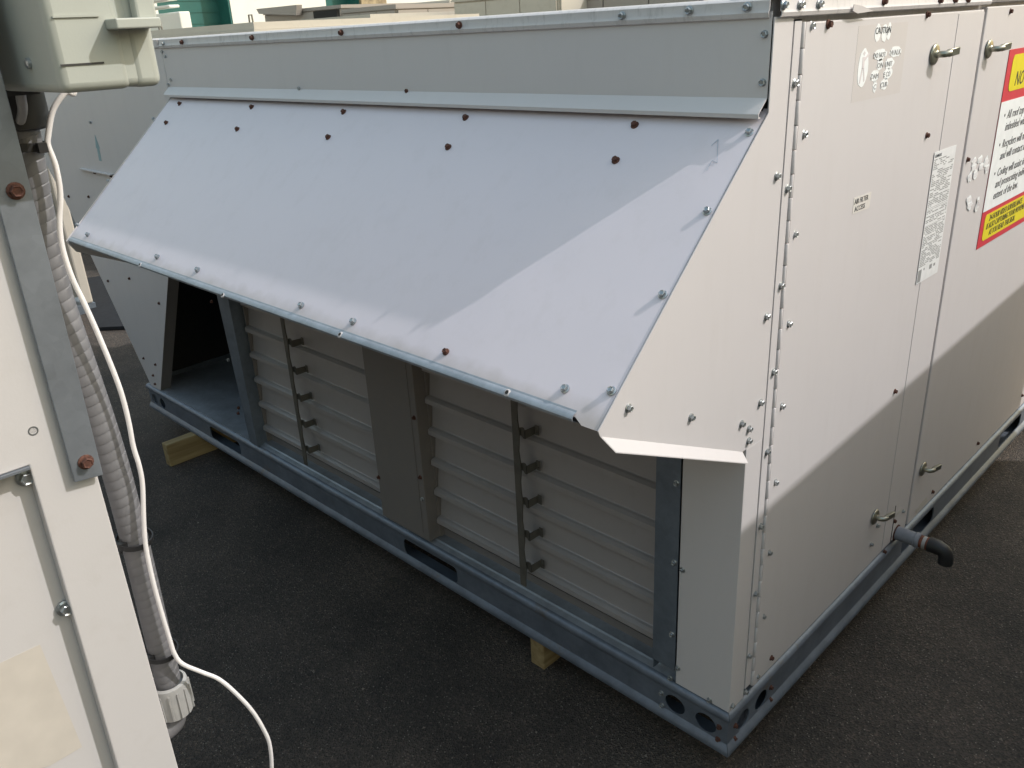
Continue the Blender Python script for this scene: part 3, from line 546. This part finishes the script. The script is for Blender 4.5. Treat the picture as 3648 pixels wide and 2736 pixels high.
# louvre banks
PITCH = 0.0852
prof = [(0.0535, 0.098), (0.0435, 0.0105), (0.0420, 0.0088), (0.0345, 0.0082), (0.0278, 0.0045), (0.0272, -0.0055), (0.033, -0.0065)]
def bank(x0, x1, xb):
    bm = bm_new(); box(bm, x0 - 0.004, x0 + 0.002, 0.035, 0.115, 0.1085, 0.72); box(bm, x1 - 0.002, x1 + 0.002, 0.035, 0.115, 0.1085, 0.72); box(bm, x0, x1, 0.100, 0.115, 0.1085, 0.72); box(bm, x0 + 0.002, x1 - 0.002, 0.05, 0.1, 0.1075, 0.128)
    bk = obj('louver_bank', bm, 'cover', unit)
    bm = bm_new(); sheet_x(bm, prof, -0.0012, x0 + 0.003, x1 - 0.003); bmesh.ops.recalc_face_normals(bm, faces=bm.faces)
    me = bpy.data.meshes.new('louver_blade'); bm.to_mesh(me); bm.free(); me.materials.append(M['blade'])
    tb = bm_new(); prism(tb, [(x_, 0.002, z_) for x_, z_ in ((-0.006, -0.006), (0.010, -0.007), (0.013, -0.012), (0.019, -0.012), (0.019, 0.008), (0.016, 0.013), (0.010, 0.0135), (-0.006, 0.006))], (0, 0.0014, 0))
    prism(tb, [(0.019, 0.002, -0.012), (0.019, 0.002, 0.008), (0.019, 0.034, 0.006), (0.019, 0.034, -0.012)], (-0.0014, 0, 0)); box(tb, 0.0192, 0.030, 0.0325, 0.034, -0.013, 0.010)
    for zz_ in (0.004, -0.007): lathe(tb, (0.0245, 0.0325, zz_), (0, -1, 0), [(0.0022, 0), (0.0022, 0.001), (0.0012, 0.0013)], 8)
    bmesh.ops.recalc_face_normals(tb, faces=tb.faces)
    tm = bpy.data.meshes.new('linkage_tab'); tb.to_mesh(tm); tb.free(); tm.materials.append(M['bar'])
    for i in range(6):
        z = 0.162 + i * PITCH
        inst('louver_blade', me, (0, 0, z), (random.uniform(-0.012, 0.012), 0, 0), bk); inst('linkage_tab', tm, (xb + 0.002, 0.002, z + 0.030), (0, 0, 0), bk)
    bm = bm_new(); zz = [0.139 + k * 0.025 for k in range(23)]
    for k in range(22):
        w0, w1 = [0.0088 + 0.0022 * math.cos((q - 0.192) / PITCH * 2 * math.pi) for q in (zz[k], zz[k + 1])]
        prism(bm, [(xb - 0.009, 0.0, zz[k]), (xb + w0, 0.0, zz[k]), (xb + w1, 0.0, zz[k + 1]), (xb - 0.009, 0.0, zz[k + 1])], (0, -0.0035, 0))
    bmesh.ops.remove_doubles(bm, verts=bm.verts, dist=1e-5); obj('linkage_bar', bm, 'bar', bk)
    return bk
bank(-1.749, -1.082, -1.452); bank(-0.879, -0.178, -0.5375)
bm = bm_new(); box(bm, -1.874, -0.002, 0.012, 0.118, 0.722, 0.73); box(bm, -1.874, -0.003, 0.012, 0.02, 0.73, 1.2); obj('hood_back', bm, 'cover', unit)

# ------------------------------------------------------------------ timber packers under the rails
for x0, x1, y0, y1, lab, rz in ((-2.262, -2.224, -0.120, 0.9, 'pale lumber packer sticking out under the far end of the base rail', 0), (-0.535, -0.492, 0.006, 0.9, 'short pale lumber packer tucked under the near end of the base rail', 0)):
    bm = bm_new(); box(bm, x0, x1, y0, y1, GZ, -0.0005); o = obj('timber_packer', bm, 'wood', None, bevel=0.003); tag(o, lab, 'lumber', 'lumber packers under the rail')

# ================================================================== cabinet in the left foreground
XL = -0.14
cabn = thing('equipment_cabinet', (-0.3, -1.6, GZ), 'sunlit beige equipment cabinet filling the left edge, with bolted galvanised strap', 'cabinet')
YE = -0.922
L_ = lambda u, v, off=0.0: on('L', u, v, off)
bm = bm_new(); box(bm, -0.46, XL - 0.0135, -2.3, YE - 0.002, GZ + 0.06, 1.62); body = obj('cabinet_panel', bm, 'cab', cabn)
ry, rz = -0.972, 1.001                                           # corner of the recessed access panel
def frm():
    bm = bm_new()
    prism(bm, [(XL, YE, GZ + 0.06), (XL, YE, 1.62), (XL, -2.3, 1.62), (XL, -2.3, rz), (XL, ry, rz - 0.0), (XL, ry - 0.013, GZ + 0.06)], (-0.0135, 0, 0)); return bm
frm_ = obj('cabinet_frame', frm(), 'cab', cabn, bevel=0.0012)
bm = bm_new(); box(bm, XL - 0.013, XL + 0.004, -2.28, ry - 0.0005, rz - 0.0022, rz - 0.0002); obj('panel_flange', bm, 'strap', cabn)
bm = bm_new(); box(bm, -0.48, XL + 0.02, -2.32, YE + 0.012, GZ, GZ + 0.06); obj('base_rail', bm, 'rail', cabn)
PL['R'] = (Vector((1, 0, 0)), Vector((XL - 0.0135, 0, 0)))
screws('R', body, [((90, 1700), 'B'), ((232, 2165), 'B')], 0.002)
bm = bm_new(); lathe(bm, L_(118, 1535, -0.0002), (1, 0, 0), [(0.0042, 0), (0.0042, 0.0004), (0.003, 0.0004), (0.003, 0.0002)], 16); obj('screw_hole', bm, 'zinc', cabn)
q = [L_(*p, 0.007) for p in ((255, 1708), (358, 1682), (-20, 130), (-60, 540))]
bm = bm_new(); SB = (-0.9435, -0.9195); prism(bm, [(XL + 0.006, SB[0], 0.9745), (XL + 0.006, SB[1], 0.972), (XL + 0.006, SB[1] + 0.010, 1.60), (XL + 0.006, SB[0] + 0.006, 1.60)], (0.0025, 0, 0)); strap = obj('strap', bm, 'strap', cabn, bevel=0.0006)
bm = bm_new(); box(bm, XL, XL + 0.0062, -0.940, -0.924, 0.977, 0.99); obj('strap_spacer', bm, 'strap', cabn)
PL['S'] = (Vector((1, 0, 0)), Vector((XL + 0.0085, 0, 0)))
screws('S', strap, [((305, 1645), 'R'), ((55, 680), 'R')])
r0 = [hit(*p, *PL['R']) + Vector((0.0003, 0, 0)) for p in ((-60, 2390), (142, 2295), (292, 2660), (180, 2726), (-60, 2800))]
decal('label_residue', r0, (1, 0, 0), 'ghost2', body, 0.0001)
# ------------------------------------------------------------------ conduit, cable and enclosure
cx_, cy_ = -0.305, -0.858; RC = 0.0152
con = thing('flexible_conduit', (cx_, cy_, 0.55), 'grey ribbed flexible conduit running down beside the left cabinet', 'conduit')
def bow(z):                                                     # natural bow of the hose
    k = max(0.0, (z - 0.86) / 0.34); b_ = max(0.0, (0.80 - z) / 0.25); m_ = k * k * (3 - 2 * min(k, 1)) if k < 1 else 1.0
    m_ -= 0.75 * max(0.0, (z - 1.09) / 0.15)
    return -0.0125 * m_ - 0.004 * b_, -0.0125 * m_ - 0.004 * b_
bm = bm_new(); prof_ = []; z = 0.587; ax = Vector((0, 0, 1)); lathe_p = []
while z < 1.255:
    lathe_p += [(RC, z), (RC, z + 0.0095), (RC - 0.0007, z + 0.0105), (RC - 0.0007, z + 0.0113)]; z += 0.0115
lathe(bm, (cx_, cy_, 0), ax, lathe_p, 26)
for v_ in bm.verts:                                             # slight natural bow of the hose and a spiral pitch
    bx, by = bow(v_.co.z); v_.co.x += bx; v_.co.y += by
    v_.co.z += 0.004 * (v_.co.y - cy_) / RC
obj('hose', bm, 'conduit', con, smooth=True)
bm = bm_new(); bc = Vector((cx_ - 0.004, cy_ - 0.004, 0.536)); lathe(bm, bc, ax, [(0.018, 0), (0.0225, 0.004), (0.0235, 0.044), (0.0225, 0.050), (0.0190, 0.052), (0.0180, 0.044)], 28); nut = obj('connector_nut', bm, 'fitting', con, smooth=True)
rb = bm_new(); box(rb, 0.0220, 0.0246, -0.0010, 0.0010, 0.006, 0.044); bmesh.ops.recalc_face_normals(rb, faces=rb.faces); rbm = bpy.data.meshes.new('grip_rib'); rb.to_mesh(rbm); rb.free(); rbm.materials.append(M['fitting'])
for i in range(14): inst('grip_rib', rbm, bc, (0, 0, i * 2 * math.pi / 14), nut)
bm = bm_new(); pts = spline([bc + Vector((0, 0, 0.004)), bc + Vector((0, -0.001, -0.006)), bc + Vector((0.0, -0.008, -0.016)), bc + Vector((0.0, -0.035, -0.022)), bc + Vector((0.0, -0.058, -0.023))], 6); tube(bm, pts, 0.0125, 18); obj('connector_elbow', bm, 'conduit', con, smooth=True)
bm = bm_new(); lathe(bm, (cx_ - 0.002, cy_ - 0.002, 1.258), ax, [(0.0190, 0), (0.0255, 0.002), (0.0260, 0.02), (0.0260, 0.044)], 22); obj('hose_adapter', bm, 'black', con, smooth=True)
def conp(u, v, dep): return CAM + ray(u, v) * dep
# white cable: follows the hose, then swings clear of it towards the ground
cpx = [(262, 300, .80), (262, 335, .80), (235, 330, .80), (190, 390, .80), (172, 480, .80), (172, 520, .80), (198, 590, .82), (215, 690, .83), (212, 790, .84), (222, 880, .85), (255, 985, .87), (300, 1080, .89), (345, 1180, .91), (395, 1300, .93), (432, 1400, .95), (458, 1500, .97), (475, 1590, .99), (496, 1660, 1.0), (508, 1730, 1.02), (512, 1850, 1.05), (520, 1950, 1.08), (545, 2070, 1.10), (575, 2180, 1.13), (605, 2280, 1.16), (622, 2330, 1.17), (650, 2365, 1.16), (720, 2395, 1.15), (780, 2420, 1.14), (840, 2470, 1.14), (900, 2535, 1.14), (945, 2610, 1.15), (962, 2660, 1.16), (968, 2740, 1.18), (960, 2830, 1.21), (930, 2960, 1.26), (900, 3100, 1.32)]
hv = Vector((CAM.x - cx_, CAM.y - cy_, 0)).normalized(); hp0 = Vector((cx_, cy_, 0)) + hv * 0.0225
cp3 = [hit(p[0], p[1], hv, hp0) for p in cpx]; e_ = cp3[-1]         # the free end drops to the asphalt and lies there
cp3 += [Vector((e_.x - 0.01, e_.y - 0.02, 0.10)), Vector((e_.x - 0.02, e_.y - 0.03, -0.05)), Vector((e_.x - 0.05, e_.y - 0.06, GZ + 0.004)), Vector((e_.x - 0.25, e_.y - 0.16, GZ + 0.003)), Vector((e_.x - 0.50, e_.y - 0.10, GZ + 0.003))]
pts = spline(cp3, 5)
cab_ = obj('white_cable', tube(bm_new(), pts, 0.0027, 10), 'cable', None, smooth=True); tag(cab_, 'thin white cable tied to the grey conduit and looping away at the bottom', 'cable')
def tie(z, tilt, r, tail, h=0.0032):
    bx, by = bow(z); c0 = Vector((cx_ + bx, cy_ + by, z)); c0 += hv * 0.0025; bm = bm_new(); k = frame((tilt, 0.06, 1)); P = ring(c0, k[0], k[1], r, 28); n_ = k[2] * h
    for i in range(28):
        a, b = P[i], P[(i + 1) % 28]; ia, ib = (a - c0) * 0.93 + c0, (b - c0) * 0.93 + c0
        f = [bm.verts.new(p) for p in (a - n_, b - n_, b + n_, a + n_)]; bm.faces.new(f); f2 = [bm.verts.new(p) for p in (ia - n_, ib - n_, ib + n_, ia + n_)]; bm.faces.new(f2[::-1]); bm.faces.new((f[3], f[2], f2[2], f2[3])); bm.faces.new((f[1], f[0], f2[0], f2[1]))
    s_ = RX.copy(); s_.z = 0; s_.normalize(); q0 = c0 + hv * (r * 0.75) - s_ * (r * 0.75 if tail else -r * 0.75)
    box(bm, q0.x - 0.004, q0.x + 0.004, q0.y - 0.004, q0.y + 0.004, q0.z - 0.005, q0.z + 0.004)
    if tail: tube(bm, [q0, q0 - s_ * 0.004 + Vector((0, 0, -0.009)), q0 - s_ * 0.010 + Vector((0, 0, -0.012))], 0.0017, 6)
    return obj('cable_tie', bm, 'black', con)
tie(1.243, 0.0, 0.0200, False, 0.0040); tie(0.800, 0.16, 0.0205, True); tie(0.637, 0.14, 0.0205, True)
# enclosure: rounded plastic disconnect box on the end of the cabinet
enc = thing('electrical_enclosure', (-0.2, -0.88, 1.29), 'grey green plastic electrical enclosure at the top left above the conduit', 'electrical box')
EX = -0.062; eb = 1.297
def rbox(name, x0, x1, y0, y1, z0, z1, mat, parent, bev):
    bm = bm_new(); box(bm, x0, x1, y0, y1, z0, z1); o = obj(name, bm, mat, parent, smooth=True, bevel=bev); o.modifiers[0].segments = 4; return o
rbox('enclosure_base', -0.42, EX, -0.898, -0.8458, eb, 1.60, 'box', enc, 0.0065)
rbox('enclosure_lid', -0.42, EX, -0.8452, -0.823, eb, 1.60, 'box', enc, 0.0065)
rbox('enclosure_core', -0.41, EX - 0.0009, -0.86, -0.83, eb + 0.0009, 1.59, 'box', enc, 0.006)
def ex(u, v, off=0.0): return hit(u, v, Vector((1, 0, 0)), Vector((EX + off, 0, 0)))
a = ex(375, 88); b = ex(533, 80); bm = bm_new(); box(bm, EX - 0.002, EX + 0.020, a.y, b.y, a.z - 0.0035, a.z + 0.0035); obj('hasp_ledge', bm, 'box', enc, bevel=0.001)
a = ex(380, 110); b = ex(470, 0); bm = bm_new(); box(bm, EX + 0.0003, EX + 0.011, ex(462, 40).y, ex(535, 40).y, ex(470, 75).z, 1.42); obj('lid_rib', bm, 'box', enc, bevel=0.002)
a, b = ex(215, 233), ex(372, 233); bm = bm_new(); box(bm, EX + 0.0002, EX + 0.0008, a.y, b.y, a.z - 0.0006, a.z + 0.0006); obj('mould_line', bm, 'seam', enc)
a, b = ex(185, 60), ex(350, 52); bm = bm_new(); box(bm, EX + 0.0002, EX + 0.0012, a.y, b.y, a.z - 0.0007, a.z + 0.0007); obj('mould_line', bm, 'box', enc)
bm = bm_new(); lathe(bm, (-0.115, -0.8975, 1.318), (0, -1, 0), [(0.004, 0), (0.004, 0.003), (0.002, 0.004)], 12); obj('cover_screw', bm, 'zinc', enc)
bm = bm_new(); box(bm, -0.40, -0.20, -0.915, -0.87, eb - 0.004, eb + 0.02); obj('mounting_bracket', bm, 'black', enc)
lp = spline([conp(-60, 110, .70), conp(10, 105, .70), conp(45, 170, .70), (conp(62, 260, .71)), conp(75, 350, .73), conp(80, 400, .76), conp(60, 470, .80)], 6)
o = obj('cable_loop', tube(bm_new(), lp, 0.0042, 10), 'cablegrey', None, smooth=True); tag(o, 'short grey cable loop behind the strap at the far left', 'cable')

# ================================================================== yard behind
def packaged_unit(name, x0, x1, y0, y1, zt, label, mat='far', doors=3, hoodx=None, group='units parked in the yard behind', yaw=0.0, face='y'):
    t = thing(name, ((x0 + x1) / 2, (y0 + y1) / 2, GZ), label, 'rooftop unit', group); c0 = Vector(((x0 + x1) / 2, (y0 + y1) / 2, 0))
    def fin(o): return o
    bm = bm_new(); box(bm, x0 + 0.02, x1 - 0.02, y0 + 0.02, y1 - 0.02, GZ + 0.1, zt - 0.04); obj('casing', bm, mat, t)
    bm = bm_new(); box(bm, x0, x1, y0, y1, GZ, GZ + 0.1); obj('base_rail', bm, 'rail', t)
    bm = bm_new(); box(bm, x0, x1, y0, y1, zt - 0.04, zt); box(bm, x0 - 0.008, x1 + 0.008, y0 - 0.008, y1 + 0.008, zt - 0.055, zt - 0.041); obj('roof', bm, mat, t)
    n = doors; wd = (x1 - x0 - 0.06) / n
    for i in range(n):
        bm = bm_new(); box(bm, x0 + 0.03 + i * wd + 0.006, x0 + 0.03 + (i + 1) * wd - 0.006, y0, y0 + 0.019, GZ + 0.12, zt - 0.07); p = obj('panel', bm, mat, t)
        bm = bm_new(); box(bm, x0 + 0.03 + (i + 0.08) * wd, x0 + 0.03 + (i + 0.08) * wd + 0.03, y0 - 0.03, y0 - 0.001, zt - 0.40, zt - 0.37); obj('handle', bm, 'bar', p)
    wy = (y1 - y0 - 0.06) / n
    for i in range(n):
        bm = bm_new(); box(bm, x1 - 0.019, x1, y0 + 0.03 + i * wy + 0.006, y0 + 0.03 + (i + 1) * wy - 0.006, GZ + 0.12, zt - 0.07); obj('panel', bm, mat, t)
    if hoodx:
        h0, h1, dk = hoodx
        bm = bm_new(); prism(bm, [(h0, y0 - 0.001, zt - 0.06), (h0, y0 - 0.40, zt - 0.36), (h0, y0 - 0.40, zt - 0.40), (h0, y0 - 0.001, zt - 0.40)], (h1 - h0, 0, 0)); obj('hood', bm, dk, t)
    return t
# neighbour across the aisle: out of frame, its shadow lies on the access doors
nb = packaged_unit('rooftop_unit', 0.97, 2.6, -0.30, 2.62, 1.685, 'tall beige rooftop unit across the aisle, outside the right edge of the view', group='units parked in the yard behind')
nb.rotation_euler = (0, 0, math.radians(2.4))
for i, (x0, x1, zt) in enumerate(((-6.4, -3.9, 2.25), (-3.7, -0.9, 2.35), (1.15, 3.6, 2.2))):  # unseen row added to block low sky light from the louvres and end face
    y1 = -2.75 if i < 2 else -2.2
    t = thing('sky_blocker_unit', ((x0 + x1) / 2, y1 - 0.9, GZ), ('tall unit with dark coils, added unseen behind the viewer to block low sky, far to the left', 'tall unit with dark coils, added unseen behind the left cabinet to block low sky', 'tall unit with dark coils, added unseen behind the viewer to block low sky, on the right')[i], 'rooftop unit', 'unseen row added behind the viewer to block low sky')
    bm = bm_new(); box(bm, x0, x1, y1 - 1.8, y1 - 0.03, GZ + 0.1, zt); obj('casing', bm, 'fargrey', t); bm = bm_new(); box(bm, x0 - 0.01, x1 + 0.01, y1 - 1.81, y1 + 0.01, GZ, GZ + 0.1); obj('base_rail', bm, 'rail', t)
    n_ = 4; wd = (x1 - x0) / n_
    for k in range(n_): bm = bm_new(); box(bm, x0 + k * wd + 0.03, x0 + (k + 1) * wd - 0.03, y1 - 0.029, y1, GZ + 0.14, zt - 0.1); obj('coil', bm, 'rubber', t)  # invented coil faces, dark so the added row bounces little sun
def at(u, v, Y):
    q_ = ray(u, v); return CAM + q_ * ((Y - CAM.y) / q_.y)
def bgu(u0, u1, vtop, Y, depth, label, **k):
    a, b, m_ = at(u0, vtop, Y), at(u1, vtop, Y), at((u0 + u1) / 2, vtop, Y); return packaged_unit('rooftop_unit', a.x, b.x, Y, Y + depth, m_.z, label, **k)
u1 = bgu(470, 905, 97, 1.75, 1.9, 'beige rooftop unit with lifting lugs just behind the wing panel', doors=2)
for (u, v) in ((880, 82), (556, 96)):
    p = at(u, v, 1.76); bm = bm_new()
    tube(bm, [Vector((p.x - 0.022, 1.79, p.z - 0.02)), Vector((p.x - 0.018, 1.79, p.z + 0.045)), Vector((p.x + 0.018, 1.79, p.z + 0.045)), Vector((p.x + 0.022, 1.79, p.z - 0.02))], 0.006, 6); obj('lifting_lug', bm, 'bar', u1)
bgu(880, 1320, 68, 4.3, 1.4, 'low pale beige unit running behind the long roof flashing', doors=3)
g1 = bgu(935, 1215, 30, 8.2, 2.0, 'grey unit with flared hood in front of the white building', mat='fargrey', doors=1)
a, b = at(940, 60, 8.2), at(1085, 60, 8.2); bm = bm_new(); zt = at(1000, 27, 8.2).z
prism(bm, [(a.x, 8.18, zt + 0.01), (b.x, 8.18, zt + 0.01), (b.x - 0.05, 8.18, zt - 0.16), (a.x + 0.07, 8.18, zt - 0.08)], (0, -0.12, 0)); obj('hood', bm, 'fargrey', g1)
a, b = at(1126, 62, 8.2), at(1207, 28, 8.2); bm = bm_new(); box(bm, a.x, b.x, 8.15, 8.19, a.z - 0.4, b.z - 0.02); obj('dark_opening', bm, 'dark', g1)
g2 = bgu(1212, 1410, 24, 6.4, 1.6, 'grey panelled unit with white tags on its doors', mat='fargrey', doors=3)
for u in (1258, 1328):
    a, b = at(u - 6, 74, 6.4), at(u + 6, 58, 6.4); bm = bm_new(); box(bm, a.x, b.x, 6.39, 6.395, a.z, b.z); obj('tag', bm, 'white', g2)
g3 = bgu(1405, 1602, 8, 7.4, 1.8, 'beige unit with a long dark hood opening behind the flashing', doors=2)
a, b = at(1425, 60, 7.38), at(1600, 30, 7.38); bm = bm_new(); box(bm, a.x, b.x, 7.30, 7.38, a.z - 0.5, b.z - 0.02); obj('dark_opening', bm, 'dark', g3)
bgu(1606, 1990, -30, 5.2, 2.0, 'pale cream unit taller than the flashing near the middle of the roofline', doors=3)
bgu(1990, 2500, -40, 5.6, 2.2, 'grey green unit rising behind the right part of the flashing', mat='fargrey', doors=3)
# stepped white vent hood between the enclosure and the teal door
vh = thing('vent_hood', (at(590, 60, 9.5).x, 9.7, GZ), 'white stepped vent hood in front of the left teal door', 'vent hood')
for u0, u1_, v0, v1 in ((500, 676, 40, 150), (500, 640, 16, 40), (500, 630, -20, 15)):
    a, b = at(u0, v1, 9.5), at(u1_, v0, 9.8); bm = bm_new(); box(bm, a.x, b.x, 9.5, 9.8, (GZ if v1 > 100 else a.z), b.z); obj('hood_step', bm, 'wall', vh, bevel=0.03)
# low unit and rubber mat seen through the gap on the left
lo = thing('rooftop_unit', (-5.4, 0.0, GZ), 'weathered beige unit seen low down between the cable and the wing panel', 'rooftop unit', 'units parked in the yard behind')
bm = bm_new(); box(bm, -6.6, -4.50, -1.2, 0.478, GZ, GZ + 0.05); obj('base_rail', bm, 'galvd', lo)
bm = bm_new(); box(bm, -6.5, -4.56, -1.1, 0.44, GZ + 0.09, 1.1); obj('casing', bm, 'far', lo)
for y in (0.412, 0.10):
    bm = bm_new(); box(bm, -4.555, -4.505, y, y + 0.06, GZ + 0.052, 1.1); obj('corner_post', bm, 'far', lo, bevel=0.01)
bm = bm_new(); prism(bm, [(-4.09, 0.335, GZ + 0.004), (-3.7, 0.72, GZ + 0.004), (-5.1, 1.1, GZ + 0.004), (-5.3, 0.62, GZ + 0.004)], (0, 0, 0.018)); tag(obj('rubber_mat', bm, 'rubber'), 'dark rubber mat lying on the asphalt beyond the wing panel', 'mat')
bm = bm_new(); box(bm, -6.9, -5.9, 1.02, 1.55, GZ + 0.02, GZ + 0.30); box(bm, -6.8, -6.0, 1.05, 1.5, GZ, GZ + 0.02); tag(obj('curb_section', bm, 'galvd', bevel=0.01), 'dark metal curb section on the ground beyond the rubber mat', 'metal curb')
bm = bm_new(); box(bm, -7.5, -6.95, 1.2, 1.7, GZ, GZ + 0.55); tag(obj('metal_crate', bm, 'far', bevel=0.01), 'small pale metal crate far behind the rubber mat', 'crate')
# building
XB = -26.0
def bx_(u, v=20):
    q_ = ray(u, v); return CAM.y + q_.y * (XB - CAM.x) / q_.x
bl = thing('warehouse_building', (XB - 4, 20, GZ), 'white warehouse with teal doors behind the yard', 'building')
openings = [(bx_(560), bx_(821)), (bx_(1162), bx_(1283))]; ys = [-30] + [y for o_ in openings for y in o_] + [bx_(1372)]
bm = bm_new()
for y0, y1 in ((-30, openings[0][0]), (openings[0][1], openings[1][0]), (bx_(1372), 80)): box(bm, XB - 8, XB, y0, y1, GZ, 8)
for y0, y1 in openings + [(openings[1][1], bx_(1372))]: box(bm, XB - 8, XB, y0, y1, 4.6, 8)
obj('wall', bm, 'wall', bl)
for y0, y1 in openings:
    bm = bm_new(); box(bm, XB - 0.75, XB - 0.7, y0, y1, GZ, 4.6); box(bm, XB - 0.7, XB - 0.02, y1 - 0.06, y1 - 0.01, GZ, 4.6); dr = obj('roll_up_door', bm, 'teal', bl)
    for k in range(14):
        bm = bm_new(); box(bm, XB - 0.7, XB - 0.685, y0 + 0.02, y1 - 0.02, GZ + 0.02 + k * 0.33, GZ + 0.33 + k * 0.33 - 0.008); obj('door_slat', bm, 'teal', dr)
bm = bm_new(); box(bm, XB - 0.6, XB + 0.1, openings[1][1], bx_(1372), GZ, 4.6); obj('stone_pier', bm, 'tan', bl)
